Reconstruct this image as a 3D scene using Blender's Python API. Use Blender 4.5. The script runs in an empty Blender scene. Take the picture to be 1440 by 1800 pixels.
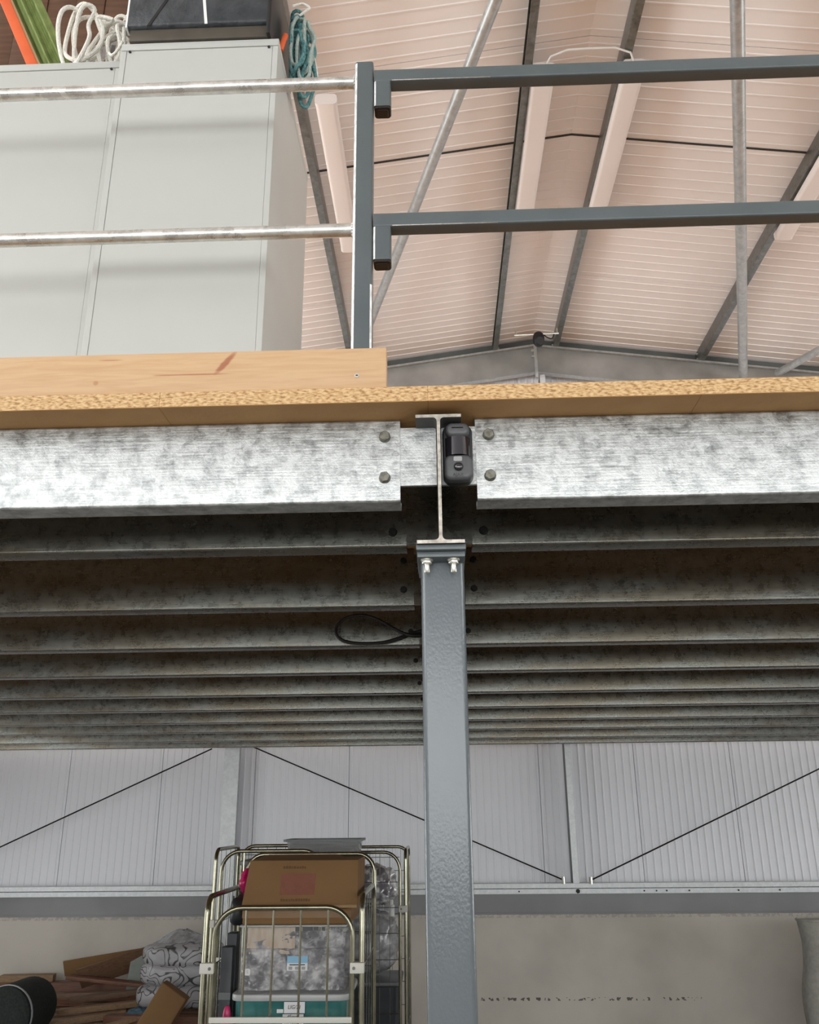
import bpy, bmesh, math, random
from mathutils import Vector, Matrix, noise as mn

# ------------------------------------------------------------------ camera
scene = bpy.context.scene
C = scene.collection
CAM_H = 2.0
FPX, PITCH, YAW, ROLL = 1515.4, math.radians(19.39), math.radians(1.84), math.radians(-0.537)
cam_d = bpy.data.cameras.new('camera')
cam_d.sensor_fit = 'VERTICAL'
cam_d.sensor_height = 36.0
cam_d.lens = FPX * 36.0 / 1800.0
cam_d.clip_start = 0.05
cam = bpy.data.objects.new('camera', cam_d)
C.objects.link(cam)
_fw = Vector((-math.sin(YAW) * math.cos(PITCH), math.cos(YAW) * math.cos(PITCH), math.sin(PITCH)))
_rt = Vector((math.cos(YAW), math.sin(YAW), 0))
_up = _rt.cross(_fw)
_r2 = math.cos(ROLL) * _rt + math.sin(ROLL) * _up
_u2 = -math.sin(ROLL) * _rt + math.cos(ROLL) * _up
cam.matrix_world = Matrix(((_r2.x, _u2.x, -_fw.x, 0), (_r2.y, _u2.y, -_fw.y, 0), (_r2.z, _u2.z, -_fw.z, CAM_H), (0, 0, 0, 1)))
scene.camera = cam

# ------------------------------------------------------------------ light
world = bpy.data.worlds.new('overcast_sky')
scene.world = world
world.use_nodes = True
bg = world.node_tree.nodes['Background']
bg.inputs[0].default_value = (0.97, 1.0, 1.0, 1)
bg.inputs[1].default_value = 6.0
vs = scene.view_settings
vs.view_transform = 'Standard'
vs.look = 'None'
vs.gamma = 1.0
vs.use_curve_mapping = False
vs.exposure = -0.06


def daylight_opening(name, loc, rot, sx, sy):
    # portal: guides the sky's light through an opening put in the unseen walls, adds none
    d = bpy.data.lights.new(name, 'AREA')
    d.shape = 'RECTANGLE'
    d.size, d.size_y = sx, sy
    d.cycles.is_portal = True
    o = bpy.data.objects.new(name, d)
    C.objects.link(o)
    o.location = loc
    o.rotation_euler = rot
    return o


HP = math.pi / 2
XL, XR, YF, YB = -6.0, 8.5, -5.0, 9.52          # side walls, front wall, back cladding plane
WY1 = 8.0                                       # far end of the high windows
WZ0, WZ1 = 3.3, 6.4                             # high side windows, left: unseen, added to light the roof
RZ0, RZ1 = 4.2, 5.9                             # high side windows, right: unseen, added for light
LZ0, LZ1, LY0, LY1, LYL = 0.6, 2.45, 2.8, 8.6, 6.4      # low side windows, added to light the wall below the deck (left one ends at LYL)
DX0, DX1, DZB, DZT = -4.5, 6.5, 1.45, 3.6       # long opening put in the unseen front wall for its light
daylight_opening('daylight_left', (XL - 0.25, (YF + WY1) / 2, (WZ0 + WZ1) / 2), (0, -HP, 0), WZ1 - WZ0, WY1 - YF)
daylight_opening('daylight_right', (XR + 0.25, (YF + WY1) / 2, (RZ0 + RZ1) / 2), (0, HP, 0), RZ1 - RZ0, WY1 - YF)
daylight_opening('daylight_low_left', (XL - 0.25, (LY0 + LYL) / 2, (LZ0 + LZ1) / 2), (0, -HP, 0), LZ1 - LZ0, LYL - LY0)
daylight_opening('daylight_low_right', (XR + 0.25, (LY0 + LY1) / 2, (LZ0 + LZ1) / 2), (0, HP, 0), LZ1 - LZ0, LY1 - LY0)
daylight_opening('daylight_front', ((DX0 + DX1) / 2, YF - 0.25, (DZB + DZT) / 2), (HP, 0, 0), DX1 - DX0, DZT - DZB)

scene.cycles.max_bounces = 6
scene.cycles.diffuse_bounces = 4
scene.cycles.glossy_bounces = 3
scene.cycles.transparent_max_bounces = 8

# ------------------------------------------------------------------ helpers
rnd = random.Random(7)


class MB:
    """collects shapes (world coordinates) and links them as one mesh object"""

    def __init__(s):
        s.v = []
        s.f = []
        s.m = []

    def add(s, verts, faces, mi=0):
        b = len(s.v)
        s.v += [Vector(p) for p in verts]
        for f in faces:
            s.f.append([b + i for i in f])
            s.m.append(mi)
        return s

    def box(s, x0, x1, y0, y1, z0, z1, mi=0):
        return s.add([(x0, y0, z0), (x1, y0, z0), (x1, y1, z0), (x0, y1, z0), (x0, y0, z1), (x1, y0, z1), (x1, y1, z1), (x0, y1, z1)],
                     [(0, 3, 2, 1), (4, 5, 6, 7), (0, 1, 5, 4), (1, 2, 6, 5), (2, 3, 7, 6), (3, 0, 4, 7)], mi)

    def obox(s, c, ax, ay, az, mi=0):
        c, ax, ay, az = Vector(c), Vector(ax) / 2, Vector(ay) / 2, Vector(az) / 2
        p = [c + i * ax + j * ay + k * az for k in (-1, 1) for j in (-1, 1) for i in (-1, 1)]
        return s.add(p, [(0, 2, 3, 1), (4, 5, 7, 6), (0, 1, 5, 4), (1, 3, 7, 5), (3, 2, 6, 7), (2, 0, 4, 6)], mi)

    def prism(s, poly, vec, cap0=0, cap1=0, mi=0, caps=True):
        n = len(poly)
        vec = Vector(vec)
        p = [Vector(q) for q in poly]
        b = len(s.v)
        s.v += p + [q + vec for q in p]
        for i in range(n):
            j = (i + 1) % n
            s.f.append([b + i, b + j, b + n + j, b + n + i])
            s.m.append(mi)
        if caps:
            s.f.append([b + i for i in reversed(range(n))])
            s.m.append(cap0)
            s.f.append([b + n + i for i in range(n)])
            s.m.append(cap1)
        return s

    def tube(s, pts, r, n=10, closed=False, mi=0):
        pts = [Vector(p) for p in pts]
        N = len(pts)
        tang = []
        for i in range(N):
            if closed:
                t = pts[(i + 1) % N] - pts[i - 1]
            else:
                t = pts[min(i + 1, N - 1)] - pts[max(i - 1, 0)]
            tang.append(t.normalized())
        a = Vector((0, 0, 1)) if abs(tang[0].z) < 0.9 else Vector((1, 0, 0))
        u = tang[0].cross(a).normalized()
        b = len(s.v)
        for i in range(N):
            t = tang[i]
            u = (u - t * u.dot(t)).normalized()
            w = t.cross(u)
            rr = r[i] if isinstance(r, (list, tuple)) else r
            for k in range(n):
                an = 2 * math.pi * k / n
                s.v.append(pts[i] + (u * math.cos(an) + w * math.sin(an)) * rr)
        for i in range(N if closed else N - 1):
            i2 = (i + 1) % N
            for k in range(n):
                k2 = (k + 1) % n
                s.f.append([b + i * n + k, b + i * n + k2, b + i2 * n + k2, b + i2 * n + k])
                s.m.append(mi)
        if not closed:
            s.f.append([b + k for k in reversed(range(n))])
            s.f.append([b + (N - 1) * n + k for k in range(n)])
            s.m += [mi, mi]
        return s

    def hexbolt(s, c, axis, r, h, n=6, rot=0.3):
        """hexagonal head with its axis along 'axis'"""
        c, axis = Vector(c), Vector(axis).normalized()
        a = Vector((0, 0, 1)) if abs(axis.z) < 0.9 else Vector((1, 0, 0))
        u = axis.cross(a).normalized()
        w = axis.cross(u)
        poly = [c + (u * math.cos(rot + 2 * math.pi * k / n) + w * math.sin(rot + 2 * math.pi * k / n)) * r for k in range(n)]
        return s.prism(poly, axis * h)

    def blob(s, c, rx, ry, rz, e=0.6, nu=28, nv=16, amp=0.0, freq=4.0, seed=0, zmin=None):
        """superellipsoid with noisy surface"""
        def sp(x, p):
            return math.copysign(abs(x) ** p, x)
        c = Vector(c)
        vs_, fs = [], []
        for j in range(nv + 1):
            la = -math.pi / 2 + math.pi * j / nv
            for i in range(nu):
                lo = 2 * math.pi * i / nu
                p = Vector((rx * sp(math.cos(la), e) * sp(math.cos(lo), e), ry * sp(math.cos(la), e) * sp(math.sin(lo), e), rz * sp(math.sin(la), e)))
                if amp:
                    q = (p + Vector((seed * 3.1, seed * 1.7, seed))) * freq
                    d = mn.noise(q) + 0.5 * mn.noise(q * 2.3)
                    p = p + p.normalized() * d * amp if p.length else p
                if zmin is not None:
                    p.z = max(p.z, zmin)
                vs_.append(c + p)
        for j in range(nv):
            for i in range(nu):
                i2 = (i + 1) % nu
                fs.append((j * nu + i, j * nu + i2, (j + 1) * nu + i2, (j + 1) * nu + i))
        return s.add(vs_, fs)

    def build(s, name, mats, parent=None, smooth=True, bevel=0.0, seg=2, kind=None, angle=40):
        off = Vector(parent_world(parent)) if parent else Vector((0, 0, 0))
        me = bpy.data.meshes.new(name)
        me.from_pydata([tuple(p - off) for p in s.v], [], s.f)
        if not isinstance(mats, (list, tuple)):
            mats = [mats]
        for m in mats:
            me.materials.append(m)
        for p, mi in zip(me.polygons, s.m):
            p.material_index = mi
        bm = bmesh.new()
        bm.from_mesh(me)
        if bevel:
            bmesh.ops.remove_doubles(bm, verts=bm.verts, dist=1e-6)
        bmesh.ops.recalc_face_normals(bm, faces=bm.faces)
        if bevel:
            es = [e for e in bm.edges if len(e.link_faces) == 2 and e.calc_face_angle() > 0.6]
            bmesh.ops.bevel(bm, geom=es, offset=bevel, segments=seg, affect='EDGES', profile=0.5)
        bm.to_mesh(me)
        bm.free()
        if smooth:
            me.polygons.foreach_set('use_smooth', [True] * len(me.polygons))
            me.set_sharp_from_angle(angle=math.radians(angle))
        o = bpy.data.objects.new(name, me)
        C.objects.link(o)
        if parent:
            o.parent = parent
        if kind:
            o['kind'] = kind
        return o


def parent_world(o):
    v = Vector(o.location)
    while o.parent:
        o = o.parent
        v += Vector(o.location)
    return v


def empty(name, loc, label=None, cat=None, group=None, kind=None):
    o = bpy.data.objects.new(name, None)
    C.objects.link(o)
    o.location = loc
    o.empty_display_size = 0.1
    return tag(o, label, cat, group, kind)


def tag(o, label=None, cat=None, group=None, kind=None):
    if label:
        o['label'] = label
    if cat:
        o['category'] = cat
    if group:
        o['group'] = group
    if kind:
        o['kind'] = kind
    return o


def rrect(cx, cy, w, h, r, seg=4):
    """rounded rectangle, list of 2-D points"""
    pts = []
    for (sx, sy, a0) in ((1, 1, 0), (-1, 1, 90), (-1, -1, 180), (1, -1, 270)):
        for k in range(seg + 1):
            a = math.radians(a0 + 90 * k / seg)
            pts.append((cx + sx * (w / 2 - r) + r * math.cos(a), cy + sy * (h / 2 - r) + r * math.sin(a)))
    return pts


def arc_pts(c, r, a0, a1, n, plane='xz', y=0):
    out = []
    for k in range(n + 1):
        a = math.radians(a0 + (a1 - a0) * k / n)
        out.append((c[0] + r * math.cos(a), c[1] + r * math.sin(a)))
    return out


def hoop2d(u0, u1, z0, z1, r, n=6):
    """an upside-down U in 2-D: up at u0, over with rounded corners, down at u1"""
    p = [(u0, z0), (u0, z1 - r)]
    p += arc_pts((u0 + r, z1 - r), r, 180, 90, n)[1:]
    p += arc_pts((u1 - r, z1 - r), r, 90, 0, n)
    p += [(u1, z0)]
    return p


def smooth_path(p, n=5, closed=False):
    p = [Vector(q) for q in p]
    out = []
    N = len(p)
    for i in range(N if closed else N - 1):
        if closed:
            a, b_, c, d = p[i - 1], p[i], p[(i + 1) % N], p[(i + 2) % N]
        else:
            a, b_, c, d = p[max(i - 1, 0)], p[i], p[i + 1], p[min(i + 2, N - 1)]
        for k in range(n):
            t = k / n
            out.append(0.5 * ((2 * b_) + (c - a) * t + (2 * a - 5 * b_ + 4 * c - d) * t * t + (3 * b_ - a - 3 * c + d) * t ** 3))
    if not closed:
        out.append(p[-1])
    return out


def text_mesh(name, body, size, loc, mat, parent, rot=(math.pi / 2, 0, 0), shear=0.0, depth=0.0003):
    cu = bpy.data.curves.new(name, 'FONT')
    cu.body = body
    cu.size = size
    cu.extrude = depth
    cu.shear = shear
    cu.align_x = 'CENTER'
    cu.align_y = 'CENTER'
    t = bpy.data.objects.new(name + '_curve', cu)
    C.objects.link(t)
    dg = bpy.context.evaluated_depsgraph_get()
    me = bpy.data.meshes.new_from_object(t.evaluated_get(dg))
    bpy.data.objects.remove(t)
    bpy.data.curves.remove(cu)
    me.name = name
    me.materials.clear()
    me.materials.append(mat)
    o = bpy.data.objects.new(name, me)
    C.objects.link(o)
    o.rotation_euler = rot
    o.parent = parent
    o.location = Vector(loc) - parent_world(parent)
    return o


# ------------------------------------------------------------------ materials
def nodes_of(name):
    m = bpy.data.materials.new(name)
    m.use_nodes = True
    nt = m.node_tree
    return m, nt, nt.nodes['Principled BSDF']


def pm(name, c1, c2=None, scale=8.0, rough=0.5, metal=0.0, stretch=(1, 1, 1), detail=4.0, bump=0.0, bscale=None, lo=0.35, hi=0.65,
       coat=0.0, trans=0.0, ior=1.45, spec=0.5, rvar=0.0, coord='Object'):
    m, nt, b = nodes_of(name)
    b.inputs['Roughness'].default_value = rough
    b.inputs['Metallic'].default_value = metal
    b.inputs['Base Color'].default_value = (*c1, 1)
    b.inputs['Specular IOR Level'].default_value = spec
    if coat:
        b.inputs['Coat Weight'].default_value = coat
        b.inputs['Coat Roughness'].default_value = 0.12
    if trans:
        b.inputs['Transmission Weight'].default_value = trans
        b.inputs['IOR'].default_value = ior
    tc = nt.nodes.new('ShaderNodeTexCoord')
    mp = nt.nodes.new('ShaderNodeMapping')
    mp.inputs['Scale'].default_value = stretch
    nt.links.new(tc.outputs[coord], mp.inputs['Vector'])
    nz = nt.nodes.new('ShaderNodeTexNoise')
    nz.inputs['Scale'].default_value = scale
    nz.inputs['Detail'].default_value = detail
    nt.links.new(mp.outputs[0], nz.inputs['Vector'])
    if c2:
        cr = nt.nodes.new('ShaderNodeValToRGB')
        cr.color_ramp.elements[0].position = lo
        cr.color_ramp.elements[0].color = (*c1, 1)
        cr.color_ramp.elements[1].position = hi
        cr.color_ramp.elements[1].color = (*c2, 1)
        nt.links.new(nz.outputs['Fac'], cr.inputs[0])
        nt.links.new(cr.outputs[0], b.inputs['Base Color'])
    if rvar:
        mr = nt.nodes.new('ShaderNodeMapRange')
        mr.inputs['To Min'].default_value = max(0.02, rough - rvar)
        mr.inputs['To Max'].default_value = min(1, rough + rvar)
        nt.links.new(nz.outputs['Fac'], mr.inputs['Value'])
        nt.links.new(mr.outputs[0], b.inputs['Roughness'])
    if bump:
        n2 = nt.nodes.new('ShaderNodeTexNoise')
        n2.inputs['Scale'].default_value = bscale or scale * 4
        n2.inputs['Detail'].default_value = 3
        nt.links.new(mp.outputs[0], n2.inputs['Vector'])
        bp = nt.nodes.new('ShaderNodeBump')
        bp.inputs['Strength'].default_value = bump
        bp.inputs['Distance'].default_value = 0.01
        nt.links.new(n2.outputs['Fac'], bp.inputs['Height'])
        nt.links.new(bp.outputs[0], b.inputs['Normal'])
    return m


def galv(name, dark, light, cell=55.0, rough=0.42, metal=0.75, stain=None, stain_amt=0.5, streak=0.25, bump=0.08, blotch=1.2, bsc=13.0, rv=0.14):
    """hot-dip zinc: spangle cells, drawing streaks, optional dull film in patches"""
    m, nt, b = nodes_of(name)
    N, L = nt.nodes, nt.links
    tc = N.new('ShaderNodeTexCoord')
    wv = N.new('ShaderNodeTexNoise')
    wv.inputs['Scale'].default_value = 40
    wv.inputs['Detail'].default_value = 4
    L.new(tc.outputs['Object'], wv.inputs['Vector'])
    dv = N.new('ShaderNodeMixRGB')
    dv.blend_type = 'ADD'
    dv.inputs[0].default_value = 0.045
    L.new(tc.outputs['Object'], dv.inputs[1])
    L.new(wv.outputs['Color'], dv.inputs[2])
    vo = N.new('ShaderNodeTexVoronoi')
    vo.inputs['Scale'].default_value = cell
    L.new(dv.outputs[0], vo.inputs['Vector'])
    bw = N.new('ShaderNodeRGBToBW')
    L.new(vo.outputs['Color'], bw.inputs[0])
    mp = N.new('ShaderNodeMapping')
    mp.inputs['Scale'].default_value = (1.2, 6, 30)
    L.new(tc.outputs['Object'], mp.inputs['Vector'])
    st = N.new('ShaderNodeTexNoise')
    st.inputs['Scale'].default_value = 6
    st.inputs['Detail'].default_value = 6
    L.new(mp.outputs[0], st.inputs['Vector'])
    lg = N.new('ShaderNodeTexNoise')
    lg.inputs['Scale'].default_value = bsc
    lg.inputs['Detail'].default_value = 6
    lg.inputs['Roughness'].default_value = 0.7
    L.new(tc.outputs['Object'], lg.inputs['Vector'])
    mix = N.new('ShaderNodeMath')
    mix.operation = 'MULTIPLY_ADD'
    mix.inputs[1].default_value = 0.3
    L.new(bw.outputs[0], mix.inputs[0])
    sc_ = N.new('ShaderNodeMath')
    sc_.operation = 'MULTIPLY_ADD'
    sc_.inputs[1].default_value = streak
    L.new(st.outputs['Fac'], sc_.inputs[0])
    sc2 = N.new('ShaderNodeMath')
    sc2.operation = 'MULTIPLY_ADD'
    sc2.inputs[1].default_value = blotch
    sc2.inputs[2].default_value = 0.15 - blotch / 2
    L.new(lg.outputs['Fac'], sc2.inputs[0])
    L.new(sc2.outputs[0], sc_.inputs[2])
    L.new(sc_.outputs[0], mix.inputs[2])
    cr = N.new('ShaderNodeValToRGB')
    cr.color_ramp.elements[0].position = 0.12
    cr.color_ramp.elements[0].color = (*dark, 1)
    cr.color_ramp.elements[1].position = 0.75
    cr.color_ramp.elements[1].color = (*light, 1)
    L.new(mix.outputs[0], cr.inputs[0])
    out = cr.outputs[0]
    if stain:
        mp2 = N.new('ShaderNodeMapping')
        mp2.inputs['Scale'].default_value = (1.0, 1.0, 5.0)
        L.new(tc.outputs['Object'], mp2.inputs['Vector'])
        sn = N.new('ShaderNodeTexNoise')
        sn.inputs['Scale'].default_value = 2.2
        sn.inputs['Detail'].default_value = 7
        L.new(mp2.outputs[0], sn.inputs['Vector'])
        rr = N.new('ShaderNodeValToRGB')
        rr.color_ramp.elements[0].position = 0.42
        rr.color_ramp.elements[0].color = (0, 0, 0, 1)
        rr.color_ramp.elements[1].position = 0.6
        rr.color_ramp.elements[1].color = (stain_amt,) * 3 + (1,)
        L.new(sn.outputs['Fac'], rr.inputs[0])
        mx = N.new('ShaderNodeMixRGB')
        mx.inputs[2].default_value = (*stain, 1)
        L.new(rr.outputs[0], mx.inputs[0])
        L.new(out, mx.inputs[1])
        out = mx.outputs[0]
    L.new(out, b.inputs['Base Color'])
    b.inputs['Metallic'].default_value = metal
    mr = N.new('ShaderNodeMapRange')
    mr.inputs['To Min'].default_value = rough - rv
    mr.inputs['To Max'].default_value = rough + rv
    L.new(mix.outputs[0], mr.inputs['Value'])
    L.new(mr.outputs[0], b.inputs['Roughness'])
    bp = N.new('ShaderNodeBump')
    bp.inputs['Strength'].default_value = bump
    bp.inputs['Distance'].default_value = 0.004
    L.new(mix.outputs[0], bp.inputs['Height'])
    L.new(bp.outputs[0], b.inputs['Normal'])
    return m


M = {}
M['roof'] = pm('roof_panel_paint', (0.88, 0.805, 0.768), (0.905, 0.83, 0.797), 0.6, 0.45, lo=0.3, hi=0.7)
M['clad'] = pm('wall_panel_paint', (0.84, 0.845, 0.885), (0.86, 0.865, 0.905), 0.8, 0.42)
M['joint'] = pm('dark_seal', (0.03, 0.03, 0.028), rough=0.7)
M['plaster'] = pm('grey_block_wall', (0.40, 0.375, 0.335), (0.50, 0.47, 0.425), 1.6, 0.9, bump=0.15, bscale=30, detail=6)
M['plinth'] = pm('grey_flashing', (0.23, 0.23, 0.235), (0.28, 0.28, 0.285), 1.5, 0.5)
M['concrete'] = pm('concrete_floor', (0.20, 0.19, 0.175), (0.27, 0.255, 0.235), 1.2, 0.8, bump=0.1, bscale=20)
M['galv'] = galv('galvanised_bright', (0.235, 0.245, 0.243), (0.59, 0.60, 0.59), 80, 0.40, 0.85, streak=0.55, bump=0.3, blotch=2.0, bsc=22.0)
M['zinc_rail'] = galv('galvanised_new', (0.62, 0.64, 0.65), (0.88, 0.90, 0.91), 40, 0.5, 0.25, streak=0.1, blotch=0.8)
M['galv_in'] = galv('galvanised_weathered_shaded', (0.135, 0.137, 0.122), (0.24, 0.242, 0.222), 80, 0.28, 0.88, stain=(0.15, 0.112, 0.066), stain_amt=0.55, streak=0.5, bump=0.10, blotch=1.5, bsc=18.0, rv=0.07)  # inner joists: shade and deck-brown reflections put into the stained zinc colour
M['galv_steel'] = galv('galvanised_frame', (0.36, 0.37, 0.37), (0.58, 0.59, 0.58), 30, 0.45, 0.6, streak=0.15)
M['purlin'] = galv('galvanised_purlin', (0.15, 0.155, 0.145), (0.30, 0.305, 0.29), 30, 0.4, 0.85, streak=0.15)
M['galv_tube'] = galv('galvanised_tube', (0.45, 0.44, 0.41), (0.85, 0.84, 0.80), 40, 0.30, 0.85, streak=0.5)
M['rafter'] = pm('galvanised_rafter', (0.28, 0.275, 0.26), (0.40, 0.39, 0.37), 2.2, 0.5, metal=0.4, detail=6)
M['trim'] = pm('dark_grey_trim', (0.09, 0.10, 0.095), (0.12, 0.13, 0.12), 3, 0.5)
M['steel'] = pm('slate_grey_paint', (0.085, 0.100, 0.104), (0.10, 0.115, 0.12), 6, 0.32, bump=0.08, bscale=60, rvar=0.06)
M['steel_col'] = pm('slate_grey_orange_peel_paint', (0.10, 0.114, 0.124), (0.115, 0.129, 0.139), 5, 0.18, bump=0.05, bscale=190, stretch=(1, 1, 0.7))
M['silvery'] = pm('silvery_edge_metal', (0.62, 0.63, 0.63), (0.92, 0.93, 0.93), 120, 0.35, metal=0.35, stretch=(1, 1, 0.5))
M['beam'] = pm('dark_primer', (0.055, 0.052, 0.05), (0.09, 0.085, 0.08), 8, 0.55)
M['cut'] = pm('raw_cut_steel', (0.30, 0.26, 0.22), (0.58, 0.54, 0.48), 60, 0.45, metal=0.5)
M['bolt'] = pm('dull_bolt_steel', (0.13, 0.125, 0.10), (0.24, 0.23, 0.19), 90, 0.5, metal=0.6)
M['bolt_dark'] = pm('dark_bolt', (0.02, 0.02, 0.019), rough=0.5, metal=0.5)
M['zinc'] = pm('bright_zinc', (0.62, 0.60, 0.52), (0.75, 0.73, 0.66), 40, 0.3, metal=0.8)
M['cap'] = pm('black_plastic_cap', (0.022, 0.015, 0.011), rough=0.35)
M['cabinet'] = pm('off_white_enamel', (0.465, 0.468, 0.44), (0.485, 0.488, 0.46), 2, 0.38)
M['cab_line'] = pm('shadow_seam', (0.25, 0.25, 0.24), rough=0.6)
M['screw'] = pm('dark_screw', (0.04, 0.04, 0.04), rough=0.4, metal=0.6)
M['black_case'] = pm('scuffed_black_leathercloth', (0.022, 0.026, 0.030), (0.05, 0.055, 0.06), 20, 0.42, bump=0.3, bscale=60)
M['case_base'] = pm('bottom_lit_brown_black_edge', (0.055, 0.045, 0.033), (0.075, 0.062, 0.046), 15, 0.45)  # bevel lit from below: that light put into a browner base colour
M['white'] = pm('white_plastic', (0.80, 0.80, 0.78), rough=0.4)
M['batten'] = pm('light_fitting_housing', (0.78, 0.70, 0.66), (0.80, 0.72, 0.68), 3, 0.3)
M['rope_w'] = pm('white_rope', (0.74, 0.70, 0.62), (0.86, 0.83, 0.76), 160, 0.9, bump=0.6, bscale=220)
M['rope_t'] = pm('teal_rope', (0.045, 0.16, 0.165), (0.16, 0.34, 0.34), 120, 0.9, bump=0.6, bscale=220)
M['rope_p'] = pm('pale_teal_fibre', (0.30, 0.40, 0.37), (0.45, 0.50, 0.45), 120, 0.9, bump=0.6, bscale=220)
M['orange'] = pm('orange_cloth', (0.62, 0.095, 0.022), (0.68, 0.115, 0.03), 10, 0.7)
M['green'] = pm('olive_green_cloth', (0.15, 0.20, 0.05), (0.22, 0.28, 0.085), 6, 0.8, stretch=(6, 1, 1))
M['brown'] = pm('dark_brown_wood', (0.07, 0.030, 0.014), (0.12, 0.055, 0.025), 5, 0.6, stretch=(1, 1, 8))
M['sens'] = pm('graphite_plastic', (0.07, 0.07, 0.073), (0.078, 0.078, 0.081), 200, 0.42)
M['sens_gl'] = pm('black_gloss', (0.004, 0.004, 0.006), rough=0.08, coat=1.0)
M['sens_lens'] = pm('dark_lens_window', (0.010, 0.008, 0.012), rough=0.07, coat=1.0)
M['sens_gr'] = pm('pale_grey_badge', (0.30, 0.30, 0.30), rough=0.35)
M['sens_tx'] = pm('dark_lettering', (0.015, 0.015, 0.016), rough=0.4)
M['cable'] = pm('black_cable', (0.008, 0.008, 0.009), rough=0.45)
M['card'] = pm('brown_cardboard', (0.175, 0.092, 0.033), (0.195, 0.104, 0.039), 4, 0.85, bump=0.05)
M['card_edge'] = pm('pale_cardboard_edge', (0.32, 0.205, 0.10), rough=0.85)
M['card_print'] = pm('red_brown_print', (0.185, 0.066, 0.038), (0.20, 0.075, 0.045), 30, 0.85)
M['card_ink'] = pm('faint_brown_ink', (0.115, 0.055, 0.02), rough=0.85)
M['tape'] = pm('amber_parcel_tape', (0.20, 0.10, 0.025), rough=0.3)
M['chrome'] = pm('zinc_yellow_tube', (0.24, 0.228, 0.165), (0.34, 0.325, 0.24), 12, 0.2, metal=0.95)
M['chrome_dk'] = pm('dull_dark_tube', (0.12, 0.12, 0.11), (0.2, 0.2, 0.18), 12, 0.3, metal=0.9)
M['clip'] = pm('cream_plastic_clip', (0.62, 0.60, 0.54), rough=0.5)
M['grey_lid'] = pm('frosted_grey_lid', (0.36, 0.365, 0.36), (0.42, 0.425, 0.42), 10, 0.3)
M['teal_tub'] = pm('teal_plastic', (0.012, 0.10, 0.095), (0.05, 0.19, 0.18), 7, 0.2, detail=6, coat=0.4)
M['label_w'] = pm('white_paper_label', (0.68, 0.68, 0.68), rough=0.7)
M['label_b'] = pm('pale_blue_print', (0.24, 0.45, 0.62), rough=0.6)
M['ink'] = pm('black_ink', (0.01, 0.01, 0.012), rough=0.7)
M['pink'] = pm('magenta_plastic_bag', (0.42, 0.005, 0.09), (0.55, 0.015, 0.13), 14, 0.3)
M['dark_bin'] = pm('dark_grey_plastic', (0.018, 0.021, 0.025), (0.03, 0.034, 0.04), 8, 0.45)
M['grey_bin'] = pm('grey_plastic_lid', (0.14, 0.145, 0.15), rough=0.45)
M['darkroll'] = pm('black_green_felt', (0.008, 0.011, 0.010), (0.018, 0.022, 0.019), 60, 0.95)
M['strap'] = pm('pale_strap', (0.36, 0.37, 0.38), rough=0.6)
M['bluecloth'] = pm('blue_rag', (0.06, 0.12, 0.17), (0.14, 0.22, 0.28), 20, 0.9)
M['mattress'] = pm('pale_grey_fabric', (0.36, 0.35, 0.31), (0.44, 0.43, 0.385), 25, 0.95, bump=0.2, bscale=60)
M['greyboard'] = pm('grey_green_board', (0.14, 0.145, 0.135), (0.18, 0.185, 0.17), 5, 0.7)
M['sagecloth'] = pm('sage_grey_sheet', (0.18, 0.20, 0.18), (0.24, 0.26, 0.235), 9, 0.8)


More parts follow.
